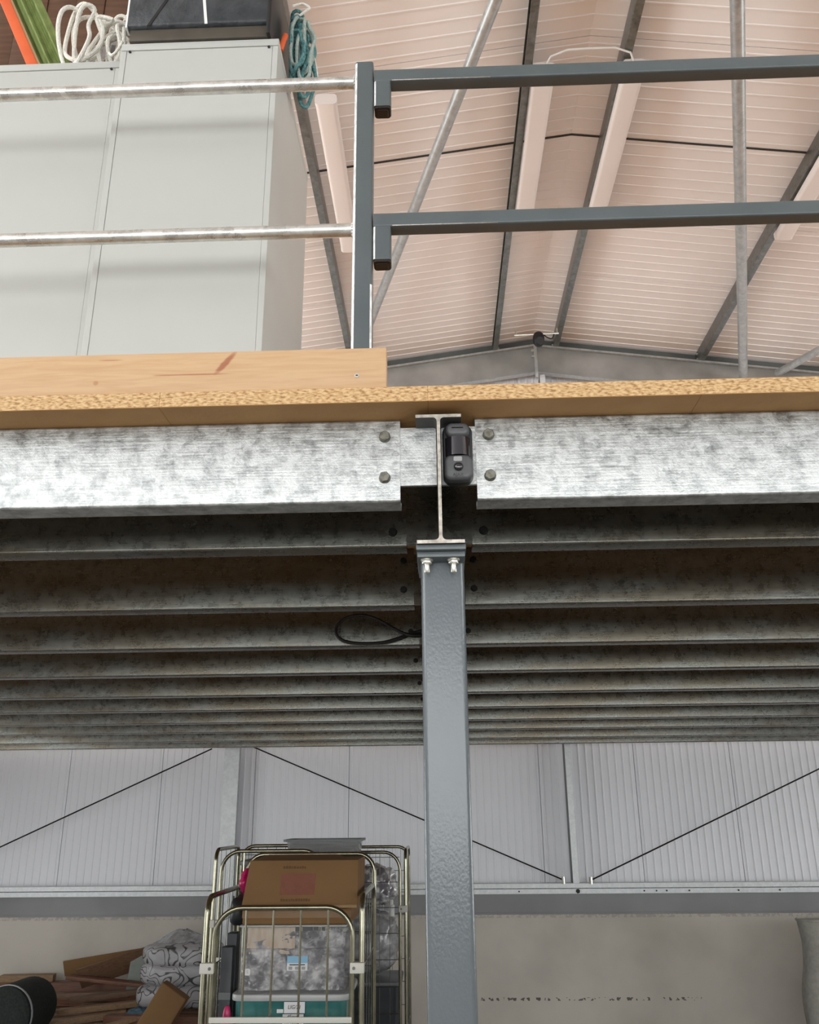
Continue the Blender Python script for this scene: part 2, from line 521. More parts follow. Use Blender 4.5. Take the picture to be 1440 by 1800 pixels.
def wood(name, a, b_, knot=None, ring=9.0, stretch=(0.8, 10, 10)):
    m, nt, b = nodes_of(name)
    N, L = nt.nodes, nt.links
    tc = N.new('ShaderNodeTexCoord')
    mp = N.new('ShaderNodeMapping')
    mp.inputs['Scale'].default_value = stretch
    L.new(tc.outputs['Object'], mp.inputs['Vector'])
    nz = N.new('ShaderNodeTexNoise')
    nz.inputs['Scale'].default_value = ring
    nz.inputs['Detail'].default_value = 5
    nz.inputs['Distortion'].default_value = 0.8
    L.new(mp.outputs[0], nz.inputs['Vector'])
    cr = N.new('ShaderNodeValToRGB')
    cr.color_ramp.elements[0].position = 0.32
    cr.color_ramp.elements[0].color = (*b_, 1)
    cr.color_ramp.elements[1].position = 0.62
    cr.color_ramp.elements[1].color = (*a, 1)
    L.new(nz.outputs['Fac'], cr.inputs[0])
    out = cr.outputs[0]
    for (kx, kz, sx, sz, slant, col, amt) in (knot or ()):
        # a knot of the timber itself: elliptical, slanted, red-brown
        sp = N.new('ShaderNodeSeparateXYZ')
        L.new(tc.outputs['Object'], sp.inputs[0])

        def mth(op, x, y=None):
            q = N.new('ShaderNodeMath')
            q.operation = op
            for i_, v_ in enumerate((x, y)):
                if v_ is None:
                    continue
                if isinstance(v_, (int, float)):
                    q.inputs[i_].default_value = v_
                else:
                    L.new(v_, q.inputs[i_])
            return q.outputs[0]
        dx = mth('SUBTRACT', sp.outputs[0], kx)
        dz = mth('SUBTRACT', sp.outputs[2], kz)
        dx = mth('SUBTRACT', dx, mth('MULTIPLY', dz, slant))
        q = mth('ADD', mth('POWER', mth('DIVIDE', mth('ABSOLUTE', dx), sx), 2.0), mth('POWER', mth('DIVIDE', mth('ABSOLUTE', dz), sz), 2.0))
        q = mth('ADD', q, mth('MULTIPLY', mth('SUBTRACT', nz.outputs['Fac'], 0.5), 1.6))
        mr = N.new('ShaderNodeMapRange')
        mr.inputs['From Min'].default_value = 0.3
        mr.inputs['From Max'].default_value = 1.2
        mr.inputs['To Min'].default_value = amt
        mr.inputs['To Max'].default_value = 0.0
        L.new(q, mr.inputs['Value'])
        mx = N.new('ShaderNodeMixRGB')
        mx.inputs[2].default_value = (*col, 1)
        L.new(mr.outputs[0], mx.inputs[0])
        L.new(out, mx.inputs[1])
        out = mx.outputs[0]
    L.new(out, b.inputs['Base Color'])
    b.inputs['Roughness'].default_value = 0.6
    return m


M['pine'] = wood('planed_pine', (0.575, 0.375, 0.21), (0.52, 0.32, 0.168),
                 knot=[(-0.365, 0.075, 0.010, 0.030, 0.75, (0.30, 0.08, 0.035), 0.8), (-0.44, 0.046, 0.09, 0.0022, 0, (0.33, 0.12, 0.05), 0.75),
                       (-0.66, 0.03, 0.006, 0.006, 0, (0.38, 0.17, 0.07), 0.6), (-0.63, 0.088, 0.03, 0.002, 0, (0.36, 0.14, 0.06), 0.7)])
M['offcut'] = wood('sawn_offcut', (0.31, 0.195, 0.105), (0.21, 0.125, 0.062))
M['offcut_b'] = wood('brown_offcut', (0.16, 0.085, 0.045), (0.10, 0.05, 0.026))
M['redwood'] = wood('red_brown_board', (0.17, 0.070, 0.035), (0.11, 0.042, 0.022))


def chipboard():
    """faces smooth tan, sawn edges open and speckled"""
    m, nt, b = nodes_of('flooring_chipboard')
    N, L = nt.nodes, nt.links
    tc = N.new('ShaderNodeTexCoord')
    mp = N.new('ShaderNodeMapping')
    mp.inputs['Scale'].default_value = (1, 1, 2.6)
    mp.inputs['Rotation'].default_value = (0, math.radians(18), 0)
    L.new(tc.outputs['Object'], mp.inputs['Vector'])
    n1 = N.new('ShaderNodeTexNoise')
    n1.inputs['Scale'].default_value = 85
    n1.inputs['Detail'].default_value = 3
    L.new(mp.outputs[0], n1.inputs['Vector'])
    cr = N.new('ShaderNodeValToRGB')
    e = cr.color_ramp.elements
    e[0].position = 0.36
    e[0].color = (0.30, 0.155, 0.055, 1)
    e[1].position = 0.62
    e[1].color = (0.64, 0.435, 0.225, 1)
    mid = e.new(0.46)
    mid.color = (0.49, 0.295, 0.13, 1)
    L.new(n1.outputs['Fac'], cr.inputs[0])
    n2 = N.new('ShaderNodeTexNoise')
    n2.inputs['Scale'].default_value = 7
    n2.inputs['Detail'].default_value = 6
    L.new(tc.outputs['Object'], n2.inputs['Vector'])
    c2 = N.new('ShaderNodeValToRGB')
    c2.color_ramp.elements[0].position = 0.3
    c2.color_ramp.elements[0].color = (0.40, 0.215, 0.08, 1)
    c2.color_ramp.elements[1].position = 0.7
    c2.color_ramp.elements[1].color = (0.50, 0.28, 0.11, 1)
    L.new(n2.outputs['Fac'], c2.inputs[0])
    sp = N.new('ShaderNodeSeparateXYZ')
    L.new(tc.outputs['Normal'], sp.inputs[0])
    ab = N.new('ShaderNodeMath')
    ab.operation = 'ABSOLUTE'
    L.new(sp.outputs[2], ab.inputs[0])
    gt = N.new('ShaderNodeMath')
    gt.operation = 'GREATER_THAN'
    gt.inputs[1].default_value = 0.5
    L.new(ab.outputs[0], gt.inputs[0])
    mx = N.new('ShaderNodeMixRGB')
    L.new(gt.outputs[0], mx.inputs[0])
    L.new(cr.outputs[0], mx.inputs[1])
    L.new(c2.outputs[0], mx.inputs[2])
    L.new(mx.outputs[0], b.inputs['Base Color'])
    b.inputs['Roughness'].default_value = 0.7
    bp = N.new('ShaderNodeBump')
    bp.inputs['Strength'].default_value = 0.3
    bp.inputs['Distance'].default_value = 0.003
    L.new(n1.outputs['Fac'], bp.inputs['Height'])
    L.new(bp.outputs[0], b.inputs['Normal'])
    return m


M['chip'] = chipboard()


def quilt_mat():
    m, nt, b = nodes_of('scroll_print_quilt_in_film')
    N, L = nt.nodes, nt.links
    tc = N.new('ShaderNodeTexCoord')
    nz = N.new('ShaderNodeTexNoise')
    nz.inputs['Scale'].default_value = 5
    nz.inputs['Detail'].default_value = 0.5
    nz.inputs['Distortion'].default_value = 1.6
    L.new(tc.outputs['Object'], nz.inputs['Vector'])
    # contour lines of a swirling field make the scrolls of the print
    mu = N.new('ShaderNodeMath')
    mu.operation = 'MULTIPLY'
    mu.inputs[1].default_value = 6
    L.new(nz.outputs['Fac'], mu.inputs[0])
    fr = N.new('ShaderNodeMath')
    fr.operation = 'FRACT'
    L.new(mu.outputs[0], fr.inputs[0])
    cr = N.new('ShaderNodeValToRGB')
    e = cr.color_ramp.elements
    e[0].position = 0.0
    e[0].color = (0.33, 0.32, 0.33, 1)
    e[1].position = 1.0
    e[1].color = (0.33, 0.32, 0.33, 1)
    for p, c in ((0.38, 0.33), (0.44, 0.035), (0.60, 0.035), (0.66, 0.33)):
        x = e.new(p)
        x.color = (c, c * 0.97, c, 1)
    L.new(fr.outputs[0], cr.inputs[0])
    L.new(cr.outputs[0], b.inputs['Base Color'])
    b.inputs['Roughness'].default_value = 0.6
    b.inputs['Coat Weight'].default_value = 0.8
    b.inputs['Coat Roughness'].default_value = 0.1
    n2 = N.new('ShaderNodeTexNoise')
    n2.inputs['Scale'].default_value = 22
    n2.inputs['Detail'].default_value = 4
    L.new(tc.outputs['Object'], n2.inputs['Vector'])
    bp = N.new('ShaderNodeBump')
    bp.inputs['Strength'].default_value = 0.9
    bp.inputs['Distance'].default_value = 0.03
    L.new(n2.outputs['Fac'], bp.inputs['Height'])
    L.new(bp.outputs[0], b.inputs['Coat Normal'])
    return m


M['quilt'] = quilt_mat()
M['film'] = pm('crumpled_clear_film', (0.22, 0.22, 0.225), (0.42, 0.42, 0.43), 16, 0.18, detail=6, bump=0.9, bscale=26, coat=0.6)
M['film_in'] = pm('crumpled_bag_contents', (0.16, 0.15, 0.165), (0.95, 0.93, 0.93), 16, 0.14, detail=8, lo=0.42, hi=0.68, coat=1.0)  # highlights of the crumples put into the colour as pale noise
M['cream_paper'] = pm('cream_paper', (0.70, 0.52, 0.36), (0.80, 0.66, 0.52), 12, 0.7, stretch=(4, 1, 1))


def clear_plastic(name, col, alpha):
    m, nt, b = nodes_of(name)
    N, L = nt.nodes, nt.links
    tr = N.new('ShaderNodeBsdfTransparent')
    tr.inputs[0].default_value = (0.93, 0.93, 0.93, 1)
    mx = N.new('ShaderNodeMixShader')
    mx.inputs[0].default_value = alpha
    b.inputs['Base Color'].default_value = (*col, 1)
    b.inputs['Roughness'].default_value = 0.12
    L.new(tr.outputs[0], mx.inputs[1])
    L.new(b.outputs[0], mx.inputs[2])
    L.new(mx.outputs[0], N['Material Output'].inputs['Surface'])
    return m


M['clear'] = clear_plastic('clear_plastic', (0.55, 0.55, 0.56), 0.10)
M['clear2'] = clear_plastic('cloudy_clear_plastic', (0.30, 0.30, 0.30), 0.5)


def wall_marks():
    """smooth rendered wall with smudges and a line of scuffs"""
    m, nt, b = nodes_of('rendered_wall')
    N, L = nt.nodes, nt.links
    tc = N.new('ShaderNodeTexCoord')
    n1 = N.new('ShaderNodeTexNoise')
    n1.inputs['Scale'].default_value = 1.3
    n1.inputs['Detail'].default_value = 7
    L.new(tc.outputs['Object'], n1.inputs['Vector'])
    cr = N.new('ShaderNodeValToRGB')
    cr.color_ramp.elements[0].position = 0.3
    cr.color_ramp.elements[0].color = (0.50, 0.46, 0.405, 1)
    cr.color_ramp.elements[1].position = 0.62
    cr.color_ramp.elements[1].color = (0.64, 0.59, 0.525, 1)
    L.new(n1.outputs['Fac'], cr.inputs[0])
    sp = N.new('ShaderNodeSeparateXYZ')
    L.new(tc.outputs['Object'], sp.inputs[0])
    n2 = N.new('ShaderNodeTexNoise')
    n2.inputs['Scale'].default_value = 26
    n2.inputs['Detail'].default_value = 4
    L.new(tc.outputs['Object'], n2.inputs['Vector'])

    def mth(op, x, y):
        q = N.new('ShaderNodeMath')
        q.operation = op
        for i_, v_ in enumerate((x, y)):
            if isinstance(v_, (int, float)):
                q.inputs[i_].default_value = v_
            else:
                L.new(v_, q.inputs[i_])
        return q.outputs[0]
    inz = mth('LESS_THAN', mth('ABSOLUTE', mth('SUBTRACT', sp.outputs[2], 0.325), 0), 0.014)
    inx = mth('LESS_THAN', mth('ABSOLUTE', mth('SUBTRACT', sp.outputs[0], 1.35), 0), 1.1)
    sc1 = mth('MULTIPLY', mth('MULTIPLY', inz, inx), mth('GREATER_THAN', n2.outputs['Fac'], 0.58))
    edge = mth('MULTIPLY', mth('GREATER_THAN', sp.outputs[2], 1.035), mth('GREATER_THAN', n2.outputs['Fac'], 0.5))
    fac = mth('MINIMUM', mth('ADD', mth('MULTIPLY', sc1, 0.85), mth('MULTIPLY', edge, 0.22)), 0.9)
    mx = N.new('ShaderNodeMixRGB')
    mx.inputs[2].default_value = (0.05, 0.045, 0.04, 1)
    L.new(fac, mx.inputs[0])
    L.new(cr.outputs[0], mx.inputs[1])
    L.new(mx.outputs[0], b.inputs['Base Color'])
    b.inputs['Roughness'].default_value = 0.9
    return m


M['render_wall'] = wall_marks()

# ------------------------------------------------------------------ the setting
RX, RZ, SL = 1.24, 7.55, 0.14          # ridge position, sheet height, slope
Y_ROOF0 = -5.0


def sheet_z(x):
    return RZ - SL * abs(x - RX)


MB().box(XL - 2, XR + 2, -12, YB + 0.3, -0.2, 0).build('floor', M['concrete'], smooth=False, kind='structure')

# back wall: rendered lower wall, flashing, cladding panels above
wb = empty('wall_back', (0, YB, 0), kind='structure')
MB().box(XL, XR, 9.40, YB + 0.25, 0, 1.068).build('lower_wall', M['render_wall'], wb, smooth=False)
fl = MB().box(XL, XR, 9.385, 9.50, 1.085, 1.27)
fl.box(XL, XR, 9.375, 9.45, 1.068, 1.085)
fl.build('flashing', M['plinth'], wb, smooth=False)


def ribbed(width, length, pitch, rib, h, th=0.03):
    """profile across the width (u), ribs standing proud by h toward -v; returns polygon in (u, v)"""
    pts = [(0.003, 0.0)]
    n = int(round(width / pitch))
    for k in range(n):
        c = (k + 0.5) * width / n
        pts += [(c - rib / 2 - h * 0.6, 0.0), (c - rib / 2, -h), (c + rib / 2, -h), (c + rib / 2 + h * 0.6, 0.0)]
    pts += [(width - 0.003, 0.0), (width - 0.003, th), (0.003, th)]
    return pts


_p = ribbed(1.0, 1, 1 / 13.0, 0.012, 0.007)
pan_me = None
k = 0
x = -5.97
while x < XR - 0.3:
    w = min(1.0, XR - x)
    if pan_me is None:
        o = MB().prism([(x + u, YB - 0.03 + v, 1.2) for u, v in _p], (0, 0, sheet_z(RX) - 1.2)).build('panel', M['clad'], wb, smooth=False)
        pan_me, x0p = o.data, x
    elif w > 0.99:
        o = bpy.data.objects.new('panel', pan_me)
        C.objects.link(o)
        o.parent = wb
        o.location = (x - x0p, 0, 0)
    x += 1.0

MB().box(XL, XR, YB, YB + 0.2, 1.0, RZ + 0.1).build('backing_sheet', M['clad'], wb, smooth=False)

nwin = 0
for nm, xa, xb in (('wall_left', XL - 0.2, XL), ('wall_right', XR, XR + 0.2)):
    inner, sg = (xb, 1) if nm == 'wall_left' else (xa, -1)
    ez = sheet_z(inner) + 0.02
    ly1 = LYL if nm == 'wall_left' else LY1
    hz0, hz1 = (WZ0, WZ1) if nm == 'wall_left' else (RZ0, RZ1)
    w_ = empty(nm, (xa, 2, 0), kind='structure')
    MB().box(xa, xb, YF, YB + 0.25, 0, LZ0).build('lower_wall', M['plaster'], w_, smooth=False)
    MB().box(xa, xb, YF, LY0, LZ0, hz0).build('backing_sheet', M['clad'], w_, smooth=False)
    MB().box(xa, xb, ly1, YB + 0.25, LZ0, hz0).build('backing_sheet', M['clad'], w_, smooth=False)
    MB().box(xa, xb, LY0, ly1, LZ1, hz0).build('backing_sheet', M['clad'], w_, smooth=False)
    MB().box(xa, xb, YF, YB + 0.25, hz1, ez + 0.1).build('backing_sheet', M['clad'], w_, smooth=False)
    MB().box(xa, xb, WY1, YB + 0.25, hz0, hz1).build('backing_sheet', M['clad'], w_, smooth=False)
    for (z0, z1, y0, y1, n) in ((hz0, hz1, YF, WY1, 7), (LZ0, LZ1, LY0, ly1, 3)):
        nwin += 1
        wi = empty('added_window_%d' % nwin, (xa, (y0 + y1) / 2, z0), kind='structure')  # unseen window, added for the daylight it lets in
        f_ = MB()
        for k in range(n + 1):
            y = y0 + (y1 - y0) * k / n
            f_.box(xa + 0.05, xb - 0.05, y - 0.03, y + 0.03, z0, z1)
        f_.box(xa + 0.05, xb - 0.05, y0, y1, z0, z0 + 0.05)
        f_.box(xa + 0.05, xb - 0.05, y0, y1, z1 - 0.05, z1)
        f_.build('added_window_frame', M['galv_steel'], wi, smooth=False)
wf = empty('wall_front', (0, YF, 0), kind='structure')
MB().box(XL - 0.2, DX0, YF - 0.2, YF, 0, RZ).build('sheet', M['clad'], wf, smooth=False)
MB().box(DX1, XR + 0.2, YF - 0.2, YF, 0, RZ).build('sheet', M['clad'], wf, smooth=False)
MB().box(DX0, DX1, YF - 0.2, YF, DZT, RZ).build('sheet', M['clad'], wf, smooth=False)
MB().box(DX0, DX1, YF - 0.2, YF, 0, DZB).build('sheet', M['plaster'], wf, smooth=False)

# roof: 1 m sandwich panels running from ridge to eaves, micro-ribbed underside
ce = empty('ceiling', (RX, 6, RZ), kind='structure')
_r = ribbed(1.0, 1, 0.125, 0.010, 0.007)
for sg, xe in ((-1, XL - 0.25), (1, XR + 0.25)):
    me0 = None
    run = abs(xe - RX)
    for j in range(15):
        y = Y_ROOF0 + j
        if me0 is None:
            o = MB().prism([(RX, y + u, RZ + v) for u, v in _r], (sg * run, 0, -SL * run)).build('panel', M['roof'], ce, smooth=False)
            me0, y0p = o.data, y
        else:
            o = bpy.data.objects.new('panel', me0)
            C.objects.link(o)
            o.parent = ce
            o.location = (0, y - y0p, 0)
    MB().prism([(RX, 5.991, RZ - 0.001), (RX, 6.009, RZ - 0.001), (RX, 6.009, RZ - 0.007), (RX, 5.991, RZ - 0.007)],
               (sg * run, 0, -SL * run)).build('seal_strip', M['joint'], ce, smooth=False)
for sg, xe in ((-1, XL - 0.25), (1, XR + 0.25)):
    run = abs(xe - RX)
    MB().prism([(RX, YF - 0.2, RZ + 0.035), (RX, 9.99, RZ + 0.035), (RX, 9.99, RZ + 0.09), (RX, YF - 0.2, RZ + 0.09)], (sg * run, 0, -SL * run)).build('outer_sheet', M['roof'], ce, smooth=False)

# dark corner trims where the roof meets the back wall
for i_, (sg, xe) in enumerate(((-1, XL), (1, XR))):
    run = abs(xe - RX)
    t = MB().prism([(RX, 9.40, RZ - 0.012), (RX, 9.47, RZ - 0.012), (RX, 9.47, RZ - 0.085), (RX, 9.40, RZ - 0.085)], (sg * run, 0, -SL * run))
    tag(t.build('trim_%d' % (i_ + 1), M['trim'], smooth=False), kind='structure')

# ------------------------------------------------------------------ roof steel
RT = RZ - 0.145                         # rafter top at the ridge
for sg, xe, side in ((-1, XL + 0.05, 'left'), (1, XR - 0.05, 'right')):
    run = abs(xe - RX)
    vec = (sg * run, 0, -SL * run)
    ra = empty('rafter', (RX + sg * 0.01, 9.3, RT - 0.38), 'grey galvanised gable rafter sloping down to the %s from the ridge plate' % side, 'beam', 'gable rafters')
    MB().prism([(RX, 9.345, RT), (RX, 9.353, RT), (RX, 9.353, RT - 0.385), (RX, 9.345, RT - 0.385)], vec).build('web', M['rafter'], ra)
    MB().prism([(RX, 9.28, RT), (RX, 9.345, RT), (RX, 9.345, RT - 0.008), (RX, 9.285, RT - 0.008), (RX, 9.285, RT - 0.024), (RX, 9.28, RT - 0.024)], vec).build('top_flange', M['galv_steel'], ra)
    MB().prism([(RX, 9.28, RT - 0.377), (RX, 9.345, RT - 0.377), (RX, 9.345, RT - 0.385), (RX, 9.28, RT - 0.385)], vec).build('bottom_flange', M['galv_steel'], ra)
sp_ = empty('ridge_plate', (RX, 9.27, 6.95), 'narrow upright splice plate bolting the two gable rafters at the ridge', 'plate')
MB().box(RX - 0.012, RX + 0.022, 9.235, 9.278, 6.93, RT - 0.03).build('plate', M['galv_steel'], sp_, bevel=0.002)
for z in (7.30, 7.22):
    MB().hexbolt((RX - 0.012, 9.255, z), (-1, 0, 0), 0.016, 0.03).build('bolt', M['zinc'], sp_)


def c_profile(w, h, t, lip, rad=0.006):
    """C section, web on u=0, flanges to +u, lips; polygon in (u, v), v from 0 to h"""
    p = []
    for k in range(6):
        a = math.radians(270 - 18 * k)
        p.append((rad + rad * math.cos(a), rad + rad * math.sin(a)))
    for k in range(6):
        a = math.radians(180 - 18 * k)
        p.append((rad + rad * math.cos(a), h - rad + rad * math.sin(a)))
    p += [(w, h), (w, h - lip), (w - t, h - lip), (w - t, h - t), (t + rad * 0.5, h - t), (t, h - t - rad * 0.5)]
    p += [(t, t + rad * 0.5), (t + rad * 0.5, t), (w - t, t), (w - t, lip), (w, lip), (w, 0)]
    return p


pur = [(-0.44, -1, 'left ridge purlin, beside the ridge strip'), (-2.18, -1, 'purlin next left of the ridge, passing behind the guard post'),
       (-3.9, -1, 'outer left purlin above the steel cabinets'),
       (0.235, 1, 'right ridge purlin, showing its dark web to the ridge strip'), (1.96, 1, 'purlin next right of the ridge, ending by the far pole'),
       (3.7, 1, 'outer right purlin of the roof')]
# offsets are measured from the ridge line to the web
for dx, sg, lab in pur:
    x = RX + dx
    z1 = sheet_z(x) - 0.006
    h = 0.142
    prof = c_profile(0.062, h, 0.004, 0.016)
    poly = [(x + u * sg, Y_ROOF0, z1 - h + v - SL * u) for u, v in prof]
    o = empty('purlin', (x, 6, z1 - h), 'galvanised ' + lab, 'purlin', 'roof purlins')
    MB().prism(poly, (0, 9.40 - Y_ROOF0, 0)).build('section', M['purlin'], o)
    b_ = MB()
    for zz in (0.035, 0.1):
        b_ = MB().hexbolt((x - 0.0 * sg, 9.315, z1 - h + zz), (-sg, 0, 0), 0.014, 0.016)
        b_.build('bolt', M['zinc'], o)

# strip light battens under the purlins
bat = [(0.80, 0.965, 'left of the ridge, at one end of the white cable'), (1.476, 1.64, 'right of the ridge, at one end of the white cable'),
       (3.20, 3.36, 'under the next purlin to the right, near the far pole'), (-0.84, -0.68, 'behind the guard post')]
for xa, xb, lab in bat:
    zt = min(sheet_z(xa), sheet_z(xb)) - 0.16
    o = empty('strip_light', ((xa + xb) / 2, 6, zt), 'unlit white strip light fitting ' + lab, 'light', 'strip lights under the roof')
    prof = rrect((xa + xb) / 2, zt - 0.045, xb - xa, 0.09, 0.03, 4)
    MB().prism([(u, 5.06, v) for u, v in prof], (0, 1.74, 0)).build('diffuser', M['batten'], o)
    for ya in (5.03, 6.80):
        prof = rrect((xa + xb) / 2, zt - 0.042, xb - xa + 0.006, 0.096, 0.03, 4)
        MB().prism([(u, ya, v) for u, v in prof], (0, 0.03, 0)).build('end_cap', M['batten'], o)
    MB().box((xa + xb) / 2 - 0.03, (xa + xb) / 2 + 0.03, 5.1, 6.75, zt, zt + 0.02).build('spine', M['batten'], o)
cz = sheet_z(1.2) - 0.225
o = MB().tube([(0.9, 5.03, cz), (0.93, 4.99, cz + 0.03), (1.05, 4.95, cz + 0.045), (1.2, 4.94, cz + 0.04), (1.4, 4.95, cz + 0.05), (1.52, 4.98, cz + 0.03), (1.55, 5.03, cz)],
              0.008, 6).build('power_cable', M['white'])
tag(o, 'thin white cable looped across the ridge between two strip lights', 'cable')

# tubular braces
for a, b_, r, lab in (((0.70, 3.55, 7.16), (-0.72, 8.35, 7.1), 0.045, 'slanting galvanised tube brace running behind the gate hooks up to the ridge'),
                      ((1.90, 3.80, 7.19), (3.66, 9.2, 6.843), 0.050, 'upright-looking galvanised tube brace crossing the right-hand gate rails'),
                      ((4.06, 9.2, 6.88), (5.3, 6.1, 6.68), 0.045, 'short galvanised tube brace at the far right edge of the gable')):
    a, b_ = Vector(a), Vector(b_)
    o = empty('brace_tube', a, lab, 'brace')
    MB().tube([a, b_], r, 16).build('tube', M['galv_steel'], o)
    d = (b_ - a).normalized()
    MB().tube([b_ - d * 0.05, b_ + d * 0.10], r * 0.55, 8).build('flattened_end', M['galv_steel'], o)

# little camera on a rail at the ridge
o = empty('ridge_camera', (1.24, 8.9, 7.14), 'small black camera hung on a thin bar at the roof ridge', 'camera')
MB().tube([(0.965, 8.9, 7.305), (1.485, 8.9, 7.318)], 0.011, 8).build('bar', M['zinc'], o)
MB().blob((1.243, 8.88, 7.235), 0.068, 0.07, 0.095, 0.9, 20, 14).build('housing', M['cable'], o)
MB().tube([(1.245, 8.84, 7.19), (1.247, 8.79, 7.165)], 0.045, 16).build('lens', M['cable'], o)
for hx in (0.985, 1.47):
    MB().tube([(hx, 8.9, 7.31), (hx, 8.9, 7.385)], 0.010, 8).build('hanger', M['zinc'], o)
MB().tube(smooth_path([(1.30, 8.9, 7.31), (1.35, 8.89, 7.26), (1.40, 8.9, 7.25), (1.43, 8.9, 7.31)]), 0.007, 6).build('lead', M['cable'], o)

# ------------------------------------------------------------------ back wall steel
o = empty('gable_post', (-2.18, 9.3, 0), 'broad galvanised post on the back wall left of the roll cages', 'post')
MB().box(-2.262, -2.105, 9.29, 9.30, 0, 6.52).build('face', M['zinc_rail'], o, smooth=False)
MB().box(-2.262, -2.252, 9.30, 9.37, 0, 6.5).build('flange', M['galv_steel'], o, smooth=False)
MB().box(-2.115, -2.105, 9.30, 9.37, 0, 6.5).build('flange', M['galv_steel'], o, smooth=False)
o = empty('gable_post', (1.31, 9.3, 0), 'slim galvanised post on the back wall right of the column', 'post')
MB().box(1.285, 1.345, 9.29, 9.30, 1.355, 6.99).build('face', M['zinc_rail'], o, smooth=False)
MB().box(1.285, 1.293, 9.30, 9.45, 1.355, 6.99).build('flange', M['trim'], o, smooth=False)
o = empty('wall_rail', (0, 9.34, 1.26), 'long bright galvanised rail along the back wall above the grey flashing', 'rail')
MB().box(XL, XR, 9.31, 9.45, 1.345, 1.352).build('top_flange', M['zinc_rail'], o, smooth=False)
MB().box(XL, XR, 9.305, 9.312, 1.311, 1.352).build('lip', M['zinc_rail'], o, smooth=False)
MB().box(XL, XR, 9.328, 9.336, 1.257, 1.301).build('web', M['zinc_rail'], o, smooth=False)
for x in (1.33, 1.98, 2.2, 2.42, 2.9, 3.3, 0.75, 2.1):
    MB().hexbolt((x, 9.328, 1.280), (0, -1, 0), 0.008 if x != 1.33 else 0.022, 0.008).build('bolt', M['bolt_dark'], o)
for a, b_, lab in (((-6.0, 9.3, 1.07), (-2.40, 9.3, 2.68), 'thin steel tie wire rising towards the broad gable post'),
                   ((-1.98, 9.3, 2.70), (1.19, 9.3, 1.385), 'thin steel tie wire falling behind the grey column to the rail'),
                   ((1.46, 9.3, 1.38), (5.2, 9.3, 2.99), 'thin steel tie wire rising to the right edge from the rail')):
    o = empty('tie_wire', a, lab, 'wire', 'back wall tie wires')
    MB().tube([a, b_], 0.0075, 6).build('wire', M['bolt_dark'], o)
    e_ = Vector(a if a[2] > 1.2 and a[2] < 1.5 else b_)
    if e_.z < 1.5:
        MB().tube([e_ + Vector((0, -0.01, 0.03)), e_ + Vector((0, -0.012, -0.035))], 0.016, 8).build('eye_bolt', M['zinc'], o)

# ------------------------------------------------------------------ mezzanine steel
JY = [1.803, 2.146, 2.822, 3.528, 4.233, 5.005, 5.73, 6.52, 7.27, 8.15, 8.87]
ORD = ['frontmost', 'second', 'third', 'fourth', 'fifth', 'sixth', 'seventh', 'eighth', 'ninth', 'tenth', 'rearmost']
JZ0, JZ1 = 2.66, 2.862
BX = 0.010

# main I beam
bm_ = empty('steel_beam', (BX, 1.75, 2.542), 'dark steel beam seen end-on above the grey column', 'beam')
hw, tf, tw, zb, zt = 0.051, 0.0075, 0.0036, 2.545, 2.847
rr = 0.009


def i_profile():
    def fil(cx, cz, a0, a1):
        return [(cx + rr * math.cos(math.radians(a0 + (a1 - a0) * k / 3)), cz + rr * math.sin(math.radians(a0 + (a1 - a0) * k / 3))) for k in range(4)]
    p = [(-hw, zb), (hw, zb), (hw, zb + tf)]
    p += fil(tw + rr, zb + tf + rr, 270, 180)
    p += fil(tw + rr, zt - tf - rr, 180, 90)
    p += [(hw, zt - tf), (hw, zt), (-hw, zt), (-hw, zt - tf)]
    p += fil(-tw - rr, zt - tf - rr, 90, 0)
    p += fil(-tw - rr, zb + tf + rr, 360, 270)
    p += [(-hw, zb + tf)]
    return [(BX + u, v) for u, v in p]


MB().prism([(u, 1.75, v) for u, v in i_profile()], (0, 7.4, 0), cap0=1).build('section', [M['beam'], M['cut']], bm_)
for i, y in enumerate(JY):
    for sg in (-1, 1):
        c = MB()
        xa, xb = sorted((BX + sg * 0.0045, BX + sg * 0.16))
        z0 = 2.698 if i == 0 else 2.665
        c.box(xa, xb, y + 0.003, y + 0.011, z0, 2.842)
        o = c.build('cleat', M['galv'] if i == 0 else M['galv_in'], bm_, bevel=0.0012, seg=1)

jo_me = {}
for i, y in enumerate(JY):
    for sg, side in ((-1, 'left'), (1, 'right')):
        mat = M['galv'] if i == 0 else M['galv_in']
        xe = BX + sg * 0.088 if sg < 0 else BX + 0.084
        prof = c_profile(0.062, JZ1 - JZ0, 0.0028, 0.018, 0.0065)
        o = empty('floor_joist', (xe, y, JZ0), '%s galvanised floor joist on the %s of the grey column' % (ORD[i] if i else 'bright frontmost', side),
                  'joist', 'mezzanine floor joists')
        key = (sg, i == 0)
        if key in jo_me:
            s_ = bpy.data.objects.new('section', jo_me[key])
            C.objects.link(s_)
            s_.parent = o
        else:
            far = -5.9 if sg < 0 else 8.4
            s_ = MB().prism([(xe, y + u, JZ0 + v) for u, v in prof], (far - xe, 0, 0)).build('section', mat, o, angle=35)
            jo_me[key] = s_.data
        if i < 8:
            for z in ((2.817, 2.717) if i != 1 else (2.80, 2.70)):
                bx = BX - 0.123 if sg < 0 else BX + 0.114
                b_ = MB()
                b_.tube([(bx, y + 0.001, z), (bx, y - 0.0025, z)], 0.0135 if i == 0 else 0.0118, 14)
                b_.hexbolt((bx, y - 0.002, z), (0, -1, 0), 0.0128 if i == 0 else 0.011, 0.010, rot=0.25 + 0.3 * (z > 2.75) + 0.1 * sg)
                b_.build('bolt', M['bolt'] if i == 0 else M['bolt_dark'], o, bevel=0.0012, seg=1, angle=30)

